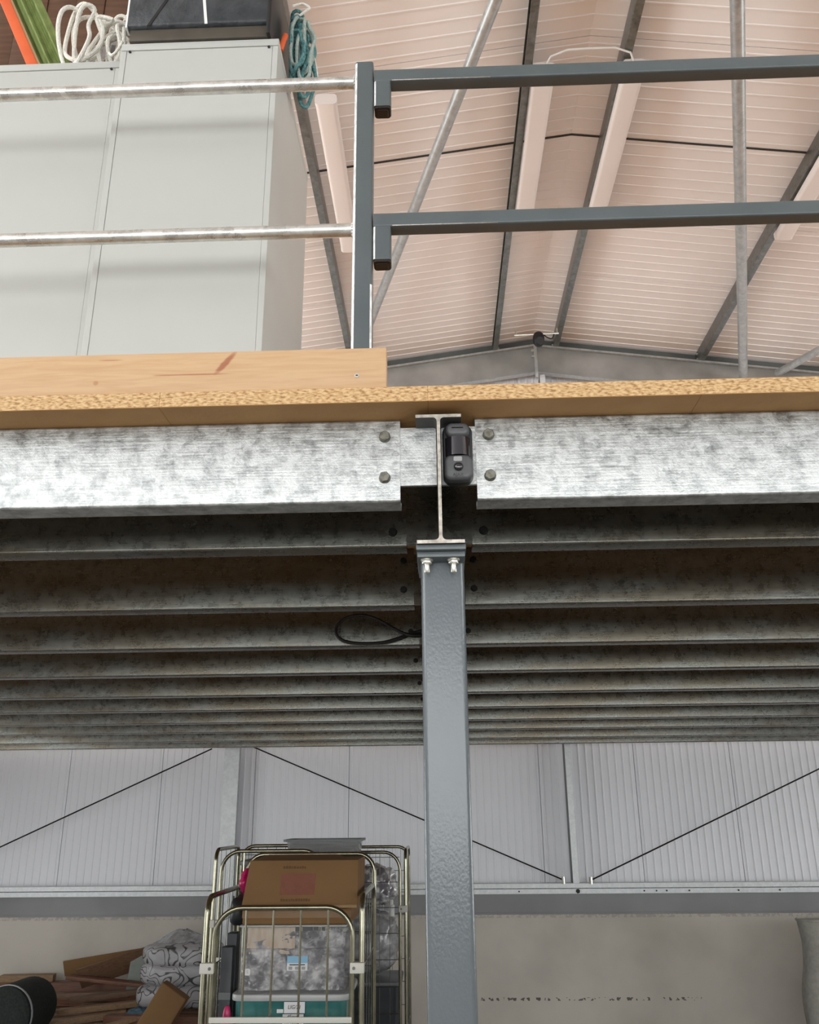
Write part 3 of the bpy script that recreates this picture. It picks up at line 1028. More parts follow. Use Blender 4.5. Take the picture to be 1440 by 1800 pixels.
# column
co = empty('steel_column', (0.0125, 1.865, 0), 'slate grey square steel column carrying the beam end', 'column')
prof = rrect(0.0125, 1.866, 0.0945, 0.0945, 0.0125, 5)
MB().prism([(u, v, 0.0) for u, v in prof], (0, 0, 2.521)).build('shaft', M['steel_col'], co)
MB().box(-0.041, 0.061, 1.772, 1.945, 2.521, 2.533).build('cap_plate', M['steel'], co, bevel=0.0012)
MB().box(-0.043, 0.063, 1.758, 1.945, 2.5335, 2.5445).build('packer', M['steel'], co, bevel=0.001)
MB().box(-0.09, 0.11, 1.78, 1.96, 0, 0.012).build('base_plate', M['steel'], co)
for bx in (-0.021, 0.0365):
    b_ = MB().hexbolt((bx, 1.793, 2.5205), (0, 0, -1), 0.0115, 0.009)
    b_.tube([(bx, 1.793, 2.522), (bx, 1.793, 2.518)], 0.0135, 14)
    b_.tube([(bx, 1.793, 2.52), (bx, 1.793, 2.492)], 0.0062, 10)
    b_.build('bolt', M['zinc'], co, bevel=0.0008, seg=1)

# looped black cable hanging on the third-row joist
lp = [(-0.05, 3.50, 2.70), (-0.10, 3.49, 2.694), (-0.14, 3.49, 2.703), (-0.19, 3.485, 2.728), (-0.25, 3.48, 2.762), (-0.31, 3.48, 2.779), (-0.37, 3.48, 2.772), (-0.41, 3.48, 2.742),
      (-0.418, 3.48, 2.710), (-0.40, 3.48, 2.682), (-0.36, 3.485, 2.668), (-0.29, 3.49, 2.664), (-0.22, 3.49, 2.668), (-0.16, 3.49, 2.684), (-0.12, 3.495, 2.70), (-0.07, 3.50, 2.715), (-0.03, 3.50, 2.722)]


o = MB().tube(smooth_path(lp), 0.0066, 8).build('hanging_cable', M['cable'])
tag(o, 'loop of black cable hanging between joists left of the column', 'cable')

# ------------------------------------------------------------------ chipboard deck: boards 0.6 m wide, long side running back
DZ0, DZ1 = 2.863, 2.901
dk = empty('chipboard_deck', (0, 1.715, DZ0), 'mezzanine floor of thick tan chipboard with a speckled sawn front edge', 'floor')
bd = {}
for kx in range(-10, 15):
    x0 = -0.012 + kx * 0.6
    if x0 < XL or x0 + 0.6 > XR:
        continue
    y0 = 1.715
    first = 1.2 if kx % 2 else 2.4
    while y0 < 9.2:
        ln = first if y0 < 1.8 else 2.4
        ln = min(ln, 9.27 - y0)
        key = round(ln, 3)
        if key in bd:
            o = bpy.data.objects.new('board', bd[key])
            C.objects.link(o)
            o.parent = dk
            o.location = (x0, y0 - 1.715, 0)
        else:
            m = MB()
            m.box(0.0, 0.6, 1.715, 1.715 + ln, DZ0, DZ1)
            o = m.build('board', M['chip'], dk, smooth=False, bevel=0.0012, seg=1)
            bd[key] = o.data
            o.location = (x0, y0 - 1.715, 0)
        y0 += ln

kb = empty('kick_board', (-0.105, 1.724, DZ1), 'planed pine toe board standing on the deck edge on the left', 'board')
MB().box(-5.5, -0.105, 1.722, 1.767, DZ1 + 0.0005, 3.004).build('timber', M['pine'], kb, bevel=0.0015, seg=2)
MB().tube([(-0.171, 1.7222, 2.934), (-0.171, 1.7205, 2.934)], 0.0055, 12).build('screw', M['zinc'], kb)
MB().box(-0.1735, -0.1685, 1.7198, 1.7206, 2.9328, 2.9352).build('screw_slot', M['screw'], kb, smooth=False)

# ------------------------------------------------------------------ guard rail on the deck edge
gp = empty('guard_rail', (-0.168, 1.815, DZ1), 'slate grey square guard post with two galvanised tube rails to its left', 'railing')
prof = rrect(-0.1685, 1.814, 0.049, 0.049, 0.0065, 5)
MB().prism([(u, v, DZ1 + 0.001) for u, v in prof], (0, 0, 3.922 - DZ1)).build('post', M['steel'], gp)
MB().box(-0.23, -0.107, 1.77, 1.88, DZ1, DZ1 + 0.01).build('foot_plate', M['steel'], gp)


def silvery_corner(cx, cy, r, a0, a1, z0, z1, parent):
    # silvery strip along a rounded corner of the box section
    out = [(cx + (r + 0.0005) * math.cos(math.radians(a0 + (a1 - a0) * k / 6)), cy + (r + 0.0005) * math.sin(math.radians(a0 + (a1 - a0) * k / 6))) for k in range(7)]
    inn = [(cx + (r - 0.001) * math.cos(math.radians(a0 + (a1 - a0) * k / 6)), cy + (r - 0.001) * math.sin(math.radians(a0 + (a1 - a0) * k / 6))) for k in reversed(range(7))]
    MB().prism([(u, v, z0) for u, v in out + inn], (0, 0, z1 - z0)).build('silvery_edge', M['silvery'], parent)


silvery_corner(-0.1865, 1.796, 0.0065, 180, 268, DZ1 + 0.002, 3.918, gp)
silvery_corner(-0.1505, 1.796, 0.0065, 285, 345, DZ1 + 0.002, 3.22, gp)
for z in (3.877, 3.398):
    MB().tube([(-5.5, 1.815, z + 0.0), (-0.193, 1.815, z)], 0.0172, 20).build('tube_rail', M['galv_tube'], gp)
    w_ = MB()
    for k in range(14):
        a = 2 * math.pi * k / 14
        w_.blob((-0.195, 1.815 + 0.0175 * math.cos(a), z + 0.0175 * math.sin(a)), 0.004, 0.0045, 0.0045, 1.0, 6, 4)
    w_.build('weld_bead', M['galv_tube'], gp)

gt = empty('lift_off_gate', (-0.1, 1.81, 3.28), 'slate grey gate with two square rails ending in down-turned hooks', 'gate')
for zt_, zleg in ((3.896, 3.771), (3.429, 3.291)):
    prof = rrect(0, 0, 0.041, 0.041, 0.005, 4)
    rl = MB().prism([(-0.1415, 1.8105 + u, zt_ - 0.0205 + v) for u, v in prof], (1.993, 0, 0)).build('rail', M['steel'], gt)
    prof = rrect(-0.1195, 1.8105, 0.044, 0.041, 0.005, 4)
    lg = MB().prism([(u, v, zleg) for u, v in prof], (0, 0, zt_ - 0.0405 - zleg)).build('hook_leg', M['steel'], gt)
    silvery_corner(-0.1365, 1.795, 0.005, 180, 270, zleg + 0.001, zt_ - 0.042, lg)
    MB().prism([(-0.094, 1.7893, zt_ - 0.0402), (0.17, 1.7893, zt_ - 0.0402), (-0.094, 1.7893, zt_ - 0.0386)], (0, 0.002, 0)).build('silvery_edge', M['silvery'], rl, smooth=False)  # thin silvery wedge along the rail's lower front edge
    b_ = MB()
    prof = rrect(-0.1195, 1.8105, 0.042, 0.039, 0.008, 4)
    b_.prism([(u, v, zleg - 0.006) for u, v in prof], (0, 0, 0.0058))
    prof = rrect(-0.1195, 1.8105, 0.030, 0.027, 0.006, 4)
    b_.prism([(u, v, zleg - 0.0085) for u, v in prof], (0, 0, 0.003))
    b_.build('end_cap', M['cap'], lg, bevel=0.001, seg=1)
prof = rrect(1.87, 1.8105, 0.041, 0.041, 0.005, 4)
MB().prism([(u, v, 3.05) for u, v in prof], (0, 0, 3.896 - 3.05)).build('stile', M['steel'], gt)
o = empty('gate_post', (1.94, 1.815, DZ1), 'slate grey square post holding the far end of the gate', 'post')
prof = rrect(1.925, 1.814, 0.049, 0.049, 0.0065, 5)
MB().prism([(u, v, DZ1 + 0.001) for u, v in prof], (0, 0, 3.922 - DZ1)).build('shaft', M['steel'], o)
MB().box(1.86, 1.99, 1.77, 1.88, DZ1, DZ1 + 0.01).build('foot_plate', M['steel'], o)

# ------------------------------------------------------------------ motion sensor
se = empty('motion_sensor', (0.052, 1.80, 2.706), 'black motion detector with lens window fixed beside the beam end', 'sensor')
scx, scz = 0.0525, 2.7665
YB0 = 1.806


def slab(w, h, r, y0, y1, chamf, cx=scx, cz=scz, steps=4):
    m = MB()
    rings = [(y0, 0.0)]
    for k in range(steps + 1):
        a = math.pi / 2 * k / steps
        rings.append((y1 + chamf * (1 - math.sin(a)), chamf * (1 - math.cos(a))))
    n = None
    base = 0
    for (y, ins) in rings:
        pr = rrect(cx, cz, w - 2 * ins, h - 2 * ins, max(r - ins, 0.002), 7)
        n = len(pr)
        m.v += [Vector((u, y, v)) for u, v in pr]
    for j in range(len(rings) - 1):
        for i in range(n):
            i2 = (i + 1) % n
            m.f.append([j * n + i, j * n + i2, (j + 1) * n + i2, (j + 1) * n + i])
            m.m.append(0)
    m.f.append(list(range(n)))
    m.f.append([(len(rings) - 1) * n + i for i in reversed(range(n))])
    m.m += [0, 0]
    return m


slab(0.0670, 0.1440, 0.021, YB0 + 0.001, 1.786, 0.004).build('back_shell', M['sens_tx'], se)
ho = slab(0.0640, 0.0600, 0.016, 1.797, 1.765, 0.010, scz * 0 + scx, 2.7260).build('lower_housing', M['sens'], se)
to = slab(0.0540, 0.0340, 0.015, 1.797, 1.766, 0.010, scx, 2.8180).build('top_housing', M['sens'], se)
wn = MB()
pts = []
for k in range(13):
    a = math.radians(200 + 140 * k / 12)
    pts.append((scx + 0.0295 * math.cos(a) / math.cos(math.radians(20)), 1.795 + 0.030 * math.sin(a) + 0.004))
pts = [(scx - 0.030, 1.80)] + pts + [(scx + 0.030, 1.80)]
wn.prism([(u, v, 2.7580) for u, v in pts], (0, 0, 0.0445))
wn.build('lens_window', M['sens_lens'], se, angle=60)
slab(0.026, 0.0032, 0.0015, 1.767, 1.7652, 0.0004, scx, 2.8205).build('indicator_slot', M['sens_gl'], to)
slab(0.0190, 0.0115, 0.003, 1.767, 1.7642, 0.0006, scx - 0.001, 2.7445).build('badge', M['sens_gr'], ho)
MB().tube([(scx, 1.7665, 2.7255), (scx, 1.7645, 2.7255)], 0.0112, 24).build('eye_recess', M['sens_tx'], ho)
MB().blob((scx, 1.7655, 2.7255), 0.0098, 0.0065, 0.0098, 1.0, 20, 12).build('camera_eye', M['sens_gl'], ho)
text_mesh('lettering', 'AJAX', 0.0105, (scx - 0.001, 1.7646, 2.7065), M['sens_tx'], ho)

# ------------------------------------------------------------------ steel cabinets (seen from behind) on the deck
CT = 4.226


def cabinet(x0, x1, y0, depth, label):
    o = empty('filing_cabinet', ((x0 + x1) / 2, y0 + depth / 2, DZ1), label, 'cabinet', 'steel cabinets on the deck')
    z0 = DZ1 + 0.001
    MB().box(x0, x1, y0 + 0.004, y0 + depth, z0, CT - 0.026).build('body', M['cabinet'], o, bevel=0.002)
    MB().box(x0 + 0.0175, x1 - 0.0175, y0 + 0.0012, y0 + 0.006, z0 + 0.02, CT - 0.028).build('back_panel', M['cabinet'], o, bevel=0.001, seg=1)
    MB().box(x0, x0 + 0.017, y0, y0 + 0.006, z0, CT - 0.028).build('side_return', M['cabinet'], o, bevel=0.0012, seg=1)
    MB().box(x1 - 0.017, x1, y0, y0 + 0.006, z0, CT - 0.028).build('side_return', M['cabinet'], o, bevel=0.0012, seg=1)
    tp = MB().box(x0 - 0.001, x1 + 0.001, y0 - 0.001, y0 + depth, CT - 0.0265, CT).build('top_panel', M['cabinet'], o, bevel=0.0025)
    for x in (x0 + 0.028, x1 - 0.028):
        MB().tube([(x, y0 - 0.0002, CT - 0.033), (x, y0 - 0.003, CT - 0.033)], 0.0042, 10).build('screw', M['screw'], o)
    return o


cabinet(-0.927, -0.447, 1.975, 0.60, 'white steel cabinet with the black case on top, beside the guard post')
cabinet(-1.43, -0.950, 2.035, 0.60, 'white steel cabinet at the left edge with white rope on top')

# black case on the right cabinet
bc = empty('black_case', (-0.70, 2.12, CT), 'scuffed black case with a white tape strip on the tall cabinet', 'case')
m = MB()
prof = [(0.004, 0.047), (-0.010, 0.055), (-0.010, 0.30), (0.34, 0.30), (0.34, 0.047)]
m.prism([(-0.912, 1.968 + a, CT + 0.002 + b_) for a, b_ in prof], (0.44, 0, 0))
m.build('shell', M['black_case'], bc, bevel=0.006, seg=2)
MB().box(-0.905, -0.479, 1.967, 2.30, CT + 0.002, CT + 0.0475).build('base_band', M['case_base'], bc, bevel=0.004)
MB().box(-0.918, -0.9125, 1.96, 1.99, CT + 0.05, CT + 0.31).build('edge_trim', M['white'], bc, smooth=False)
MB().obox((-0.683, 1.9572, CT + 0.17), (0.009, 0, 0), (0, 0.001, 0), (-0.03, 0, 0.24)).build('tape_strip', M['white'], bc, smooth=False)
MB().obox((-0.79, 1.9572, CT + 0.17), (0.010, 0, 0), (0, 0.0015, 0), (0.11, 0, 0.24)).build('strap', M['cable'], bc, smooth=False)
MB().box(-0.483, -0.470, 1.955, 2.31, CT + 0.003, CT + 0.31).build('corner_band', M['cable'], bc, bevel=0.003)

# white rope heap on the left cabinet
rp = random.Random(3)
pts = []
cx, cy = -1.075, 2.085
loops = [(-1.135, 4.37, 0.050, 0.130), (-1.10, 4.385, 0.045, 0.12), (-1.12, 4.40, 0.06, 0.12), (-1.045, 4.36, 0.05, 0.11), (-1.02, 4.37, 0.04, 0.10), (-1.0, 4.36, 0.035, 0.09),
         (-1.08, 4.40, 0.08, 0.13), (-1.03, 4.38, 0.06, 0.12), (-1.01, 4.40, 0.055, 0.13), (-0.995, 4.41, 0.04, 0.14), (-1.05, 4.40, 0.085, 0.10), (-1.03, 4.35, 0.05, 0.07)]
for q, (lx, lz, rx_, rz_) in enumerate(loops):
    tl = rp.uniform(-0.35, 0.35)
    yy = 2.075 + 0.010 * q
    for k in range(12):
        a = 2 * math.pi * k / 12 + 1.2
        u, v = rx_ * math.cos(a), rz_ * math.sin(a)
        pz = lz + v
        pts.append((lx + u + tl * v * 0.5, yy + 0.02 * math.sin(a * 2 + q), max(pz, CT + 0.012)))
rope = empty('rope_heap', (-1.07, 2.1, CT), 'loose heap of white rope loops on the left cabinet', 'rope')
MB().tube(smooth_path(pts, 4), 0.0068, 8).build('strand', M['rope_w'], rope)
tail = [(-1.0, 2.05, CT + 0.05), (-0.985, 2.04, CT + 0.03), (-0.96, 2.02, CT + 0.028), (-0.938, 2.0, CT + 0.04)]
MB().tube(smooth_path(tail, 4), 0.0045, 8).build('loose_tail', M['rope_w'], rope)
# grey sack behind the rope
o = MB().blob((-1.06, 2.36, CT + 0.20), 0.14, 0.10, 0.20, 0.8, 30, 20, 0.05, 9.0, 4, zmin=-0.198).build('grey_sack', pm('grey_sacking', (0.15, 0.13, 0.125), (0.25, 0.22, 0.21), 12, 0.9))
tag(o, 'crumpled grey sack behind the white rope heap', 'sack')

# orange edged green cloth and brown board on the left cabinet
gr = empty('folded_banner', (-1.28, 2.25, CT), 'olive green cloth roll with an orange border leaning on the left cabinet', 'banner')
dirv = Vector((-0.135, 0.05, 0.28)).normalized()
base = Vector((-1.235, 2.17, CT + 0.004))
m = MB()
# strips across the cloth: pleated profile swept along the lean
prof = []
W = 0.105
n = 26
for k in range(n + 1):
    t = k / n
    prof.append((t * W, 0.012 * math.sin(t * 14) + 0.006 * math.sin(t * 31)))
poly = [base + Vector((0.012 + u, v, u * 0.0)) for u, v in prof] + [base + Vector((0.012 + u, v + 0.05, 0)) for u, v in reversed(prof)]
m.prism(poly, dirv * 0.75)
m.build('cloth', M['green'], gr)
poly = [base + Vector((a, b_, 0)) for a, b_ in ((-0.032, -0.012), (0.008, -0.012), (0.012, 0.0), (0.012, 0.045), (-0.032, 0.045))]
MB().prism(poly, dirv * 0.75).build('orange_border', M['orange'], gr, bevel=0.003)
poly = [base + Vector((a, b_, 0)) for a, b_ in ((0.008, -0.014), (0.016, -0.014), (0.016, 0.0), (0.008, 0.0))]
MB().prism(poly, dirv * 0.75).build('cream_piping', M['card_edge'], gr)
bb = empty('brown_board', (-1.6, 2.75, DZ1), 'tall dark brown boards standing behind the left cabinet and orange edge', 'board')
for k in range(8):
    MB().box(-2.25 + k * 0.125, -2.25 + k * 0.125 + 0.123, 2.72 + 0.004 * (k % 2), 2.75, DZ1 + 0.002, 5.6 - 0.03 * (k % 3)).build('plank', M['brown'], bb, bevel=0.002)

# teal rope hank hanging by the case
tr = empty('rope_hank', (-0.42, 2.15, 4.15), 'teal rope hank hanging at the right side of the tall cabinet', 'rope')
rp = random.Random(11)
for q in range(9):
    cxq = -0.415 + rp.uniform(-0.018, 0.026)
    cyq = 2.13 + rp.uniform(-0.02, 0.05)
    z0 = 4.165 + rp.uniform(0.0, 0.10)
    z1 = 4.46 + rp.uniform(-0.02, 0.03)
    wd = rp.uniform(0.010, 0.030)
    tw_ = rp.uniform(0.6, 1.6)
    pp = []
    for k in range(16):
        a = 2 * math.pi * k / 16
        zz = (z0 + z1) / 2 + (z1 - z0) / 2 * math.cos(a)
        f = (zz - z0) / (z1 - z0)
        pp.append((max(cxq + wd * math.sin(a) * (1.15 - 0.6 * f) + 0.006 * math.sin(tw_ * zz * 40 + q), -0.436), cyq + 0.016 * math.sin(a * 2 + q), zz))
    MB().tube(smooth_path(pp, 3, True), 0.0062, 7, closed=True).build('loop', M['rope_t'], tr)
for q in range(5):
    cxq = -0.408 + rp.uniform(-0.012, 0.022)
    cyq = 2.10 + rp.uniform(-0.01, 0.03)
    z0, z1 = 4.19 + rp.uniform(0.0, 0.08), 4.42 + rp.uniform(-0.03, 0.04)
    pp = [(max(cxq + 0.024 * math.sin(2 * math.pi * k / 12) + rp.uniform(-0.006, 0.006), -0.434), cyq + rp.uniform(-0.012, 0.012), (z0 + z1) / 2 + (z1 - z0) / 2 * math.cos(2 * math.pi * k / 12)) for k in range(12)]
    MB().tube(smooth_path(pp, 4, True), 0.0058, 7, closed=True).build('loop', M['rope_t'] if q % 2 else M['rope_p'], tr)
wp = [(-0.425 + 0.018 * math.cos(a), 2.14 + 0.03 * math.sin(a), 4.452 + 0.004 * a) for a in [0.5 * k for k in range(26)]]
MB().tube(wp, 0.0055, 7).build('binding', M['rope_t'], tr)
wh = empty('thin_white_cord', (-0.37, 2.16, 4.2), 'thin white cord looping beside the teal rope hank', 'cord')
MB().tube(smooth_path([(-0.43, 2.12, 4.47), (-0.40, 2.12, 4.50), (-0.385, 2.13, 4.53), (-0.41, 2.14, 4.56), (-0.44, 2.13, 4.54)]), 0.0042, 7).build('upper_loop', M['rope_w'], wh)
MB().tube(smooth_path([(-0.425, 2.17, 4.46), (-0.385, 2.17, 4.40), (-0.365, 2.17, 4.33), (-0.358, 2.17, 4.27), (-0.366, 2.17, 4.235), (-0.385, 2.17, 4.245), (-0.395, 2.17, 4.29)]), 0.0036, 7).build('lower_loop', M['rope_w'], wh)
o = MB().tube([(-0.452, 2.03, CT + 0.012), (-0.446, 2.035, CT + 0.055), (-0.44, 2.04, CT + 0.085)], 0.0085, 10).build('orange_toggle', M['orange'])
tag(o, 'small orange toggle between the case and the teal rope', 'toggle')

# ------------------------------------------------------------------ roll cages below
TR = 0.0125


def wire(m, a, b_, r=0.003):
    m.tube([a, b_], r, 6)
    return m


def roll_cage(x0, x1, y0, y1, side_h, back_h, label, gate_h=None, mesh_gate=False, dark_side=False, gate_full=None):
    """x0..x1 wide, front at y0; two side hoops, taller back hoop, front gate hoop"""
    o = empty('roll_cage', ((x0 + x1) / 2, (y0 + y1) / 2, 0), label, 'roll cage', 'roll cages by the back wall')
    MB().box(x0, x1, y0 + 0.02, y1, 0.16, 0.185).build('base_tray', M['chrome_dk'], o, smooth=False)
    for xx in (x0 + 0.07, x1 - 0.07):
        for yy in (y0 + 0.1, y1 - 0.08):
            w_ = MB()
            w_.tube([(xx - 0.015, yy, 0.055), (xx + 0.015, yy, 0.055)], 0.054, 16)
            w_.box(xx - 0.02, xx + 0.02, yy - 0.02, yy + 0.02, 0.09, 0.16)
            w_.build('castor', M['dark_bin'], o)
    sh = side_h if isinstance(side_h, tuple) else (side_h, side_h)
    for xx, side_h in ((x0, sh[0]), (x1, sh[1])):
        p = [(xx, u, v) for u, v in hoop2d(y0, y1 - 0.03, 0.17, side_h, 0.07)]
        s_ = MB().tube(p, TR, 10).build('side_hoop', M['chrome'], o)
        w_ = MB()
        for k in range(1, 5):
            yy = y0 + (y1 - 0.03 - y0) * k / 5
            wire(w_, (xx, yy, 0.17), (xx, yy, side_h - 0.005))
        for zz in (0.55, 0.95, 1.35):
            wire(w_, (xx, y0, zz), (xx, y1 - 0.03, zz))
        w_.build('side_wires', M['chrome_dk'], s_)
    p = [(u, y1, v) for u, v in hoop2d(x0 + 0.02, x1 - 0.02 + 0.02, 0.17, back_h, 0.09)]
    s_ = MB().tube(p, TR, 10).build('back_hoop', M['chrome'], o)
    w_ = MB()
    n = 11
    for k in range(1, n):
        xx = x0 + (x1 - x0) * k / n
        wire(w_, (xx, y1, 0.17), (xx, y1, back_h - 0.01), 0.0026)
    for zz in [0.3 + 0.16 * k for k in range(10)]:
        if zz < back_h - 0.05:
            wire(w_, (x0 + 0.02, y1, zz), (x1, y1, zz), 0.0026)
    w_.build('back_mesh', M['chrome_dk'], s_)
    if gate_h:
        g0, g1 = x0 + 0.042, x1 - 0.042
        p = [(u, y0 - 0.006, v) for u, v in hoop2d(g0, g1, 0.22, gate_h, 0.12, 8)]
        g = MB().tube(p, TR * 0.95, 12).build('gate_hoop', M['chrome'], o)
        if mesh_gate:
            for k in range(1, 9):
                xx = g0 + (g1 - g0) * k / 9
                wire(MB(), (xx, y0 - 0.006, 0.22), (xx, y0 - 0.006, gate_h - 0.006), 0.0024).build('gate_wire', M['chrome_dk'], g)
            for k in range(9):
                zz = 0.35 + 0.17 * k
                if zz < gate_h - 0.03:
                    wire(MB(), (g0, y0 - 0.006, zz), (g1, y0 - 0.006, zz), 0.0026).build('gate_wire', M['chrome_dk'], g)
        else:
            for k in range(1, 5):
                xx = g0 + 0.015 + (g1 - g0) * (k - 0.0) / 5.0 + 0.0
                wire(MB(), (xx, y0 - 0.006, 0.22), (xx, y0 - 0.006, gate_h), 0.0055).build('gate_wire', M['chrome'], g)
            for zz in (1.158, 0.7):
                MB().box(g0 - 0.002, g1 + 0.002, y0 - 0.022, y0 - 0.012, zz - 0.012, zz + 0.012).build('gate_bar', M['clip'], g, bevel=0.003)
        for xx, sg in ((x0 - 0.014, 1), (x1 + 0.014, -1)):
            xa, xb = sorted((xx, xx + sg * 0.064))
            c = MB().box(xa, xb, y0 - 0.028, y0 + 0.004, 1.34, 1.384).build('clip', M['clip'], o, bevel=0.004)
            MB().tube([((xa + xb) / 2 + sg * 0.014, y0 - 0.0285, 1.362), ((xa + xb) / 2 + sg * 0.014, y0 - 0.031, 1.362)], 0.007, 12).build('rivet', M['chrome_dk'], c)
    return o


roll_cage(-1.082, -0.372, 4.30, 5.04, 1.652, 1.805, 'nearest roll cage, with the low gate and cream clips in front of the boxes', gate_h=1.608)
roll_cage(-1.475, -0.74, 6.0, 6.70, (1.80, 1.72), 1.80, 'roll cage standing behind to the left with a rounded top bar', gate_h=1.79)
roll_cage(-1.02, -0.275, 6.86, 7.55, 1.76, 1.76, 'wire mesh roll cage seen between the boxes and the grey column', gate_h=1.745, mesh_gate=True)

# ------------------------------------------------------------------ boxes in the nearest cage
def tub(name, label, cat, x0, x1, y0, y1, z0, z1, mat, lid=None, taper=0.02, group=None, lid_h=0.03, wall=0.004):
    o = empty(name, ((x0 + x1) / 2, (y0 + y1) / 2, z0), label, cat, group)
    m = MB()
    cx_, cy_ = (x0 + x1) / 2, (y0 + y1) / 2
    wx, wy = x1 - x0, y1 - y0

    def ring(w, h, r, z):
        return [Vector((u, v, z)) for u, v in rrect(cx_, cy_, w, h, r, 5)]
    rings = [ring(wx - taper * 2, wy - taper * 2, 0.035, z0), ring(wx, wy, 0.04, z1), ring(wx - 2 * wall, wy - 2 * wall, 0.038, z1), ring(wx - taper * 2 - 2 * wall, wy - taper * 2 - 2 * wall, 0.033, z0 + wall)]
    n_ = len(rings[0])
    for r_ in rings:
        m.v += r_
    for j in range(3):
        for i_ in range(n_):
            i2 = (i_ + 1) % n_
            m.f.append([j * n_ + i_, j * n_ + i2, (j + 1) * n_ + i2, (j + 1) * n_ + i_])
            m.m.append(0)
    m.f.append(list(reversed(range(n_))))
    m.f.append([3 * n_ + i_ for i_ in range(n_)])
    m.m += [0, 0]
    m.build('tub_body', mat, o)
    if lid:
        l_ = MB()
        l_.prism(ring(wx + 0.03, wy + 0.03, 0.05, z1 - lid_h * 0.6), (0, 0, lid_h))
        l_.build('lid', lid, o, bevel=0.006, seg=2)
    return o


t1 = tub('storage_tub', 'teal plastic storage tub with grey lid and handwritten labels in the nearest cage', 'storage tub', -0.965, -0.450, 4.42, 4.84, 0.80, 1.225, M['teal_tub'], M['grey_lid'], taper=0.012, lid_h=0.028)
lb = MB().box(-0.733, -0.638, 4.413, 4.4155, 1.160, 1.205).build('upper_label', M['label_w'], t1, smooth=False)
text_mesh('writing', 'LIG/21', 0.022, (-0.686, 4.4122, 1.184), M['ink'], lb, shear=0.15)
lb = MB().box(-0.738, -0.643, 4.413, 4.4155, 1.112, 1.156).build('lower_label', M['label_w'], t1, smooth=False)
text_mesh('writing', '45mm', 0.020, (-0.693, 4.4122, 1.146), M['ink'], lb, shear=0.15)
text_mesh('writing', 'FIX BOLTS', 0.017, (-0.692, 4.4122, 1.121), M['ink'], lb, shear=0.1)
MB().box(-0.765, -0.736, 4.413, 4.4155, 1.161, 1.176).build('white_sticker', M['label_w'], t1, smooth=False)
o = tub('storage_tub', 'lower plain teal storage tub at the bottom of the nearest cage', 'storage tub', -0.975, -0.445, 4.40, 4.86, 0.39, 0.775, M['teal_tub'], M['grey_lid'], taper=0.015)
o = tub('storage_tub', 'dark bottom tub resting on the base of the nearest cage', 'storage tub', -0.975, -0.445, 4.40, 4.86, 0.187, 0.37, M['dark_bin'], None, taper=0.015)

cb = tub('clear_box', 'clear plastic box full of crumpled bags under the cardboard box', 'storage box', -0.957, -0.452, 4.41, 4.85, 1.238, 1.514, M['clear'], None, taper=0.004, wall=0.003)
m = MB()
nx, nz_ = 90, 56
vv, ff = [], []
for j in range(nz_ + 1):
    for i_ in range(nx + 1):
        u = -0.945 + 0.48 * i_ / nx
        v = 1.246 + 0.245 * j / nz_
        top = 1.445 + 0.05 * math.sin((u + 0.9) * 5) + 0.015 * mn.noise(Vector((u * 18, 0, 3)))
        v = min(v, top)
        d = 0.022 * mn.noise(Vector((u * 11, v * 11, 1.5))) + 0.030 * abs(mn.noise(Vector((u * 22 + v * 12, v * 26, 4)))) + 0.016 * abs(mn.noise(Vector((u * 50, v * 55 - u * 20, 9))))
        vv.append((u, 4.443 + d + 0.02 * (v > 1.42), v))
for j in range(nz_):
    for i_ in range(nx):
        a = j * (nx + 1) + i_
        ff.append((a, a + 1, a + nx + 2, a + nx + 1))
nb = len(vv)
vv += [(-0.945, 4.80, 1.246), (-0.465, 4.80, 1.246), (-0.465, 4.80, 1.47), (-0.945, 4.80, 1.42)]
ff += [(nb, nb + 1, nb + 2, nb + 3), (nx, nb + 1, nb, 0), (nz_ * (nx + 1), nb + 3, nb + 2, nz_ * (nx + 1) + nx)]
m.add(vv, ff)
o = m.build('crumpled_bags', M['film_in'])
tag(o, 'heap of crumpled grey plastic bags inside the clear box', 'bags', kind=None)
MB().box(-0.925, -0.70, 4.46, 4.464, 1.395, 1.508).build('cream_paper', M['cream_paper']) and tag(C.objects[-1], 'cream paper sheet showing at the top of the clear box', 'paper')
lb = MB().box(-0.725, -0.63, 4.4068, 4.4082, 1.333, 1.393).build('printed_label', M['label_w'], cb, smooth=False)
MB().box(-0.725, -0.63, 4.4060, 4.4068, 1.364, 1.393).build('blue_band', M['label_b'], lb, smooth=False)
MB().box(-0.713, -0.642, 4.4060, 4.4068, 1.355, 1.359).build('print_line', M['ink'], lb, smooth=False)
for k in range(3):
    MB().box(-0.717 + k * 0.03, -0.70 + k * 0.03, 4.4060, 4.4068, 1.337, 1.350).build('print_mark', M['sens_gr'], lb, smooth=False)
m = MB()
pr = rrect(-0.907, 1.328, 0.026, 0.028, 0.006, 4)
m.prism([(u, 4.4065, v) for u, v in pr], (0, 0.0015, 0))
st_ = m.build('round_sticker', M['label_w'], cb)
text_mesh('print', 'S', 0.018, (-0.907, 4.4058, 1.328), M['sens_gr'], st_)
MB().box(-0.955, -0.453, 4.41, 4.85, 1.514, 1.522).build('silver_rim', M['grey_lid'], cb, bevel=0.003)

o = empty('brown_parcel', (-0.7, 4.6, 1.5225), 'flat brown parcel with shiny tape beneath the cardboard box', 'parcel')
MB().box(-0.945, -0.435, 4.42, 4.84, 1.5225, 1.592).build('wrapping', M['card'], o, bevel=0.008, seg=3)
MB().box(-0.946, -0.434, 4.4185, 4.4198, 1.552, 1.582).build('tape', M['tape'], o, smooth=False)

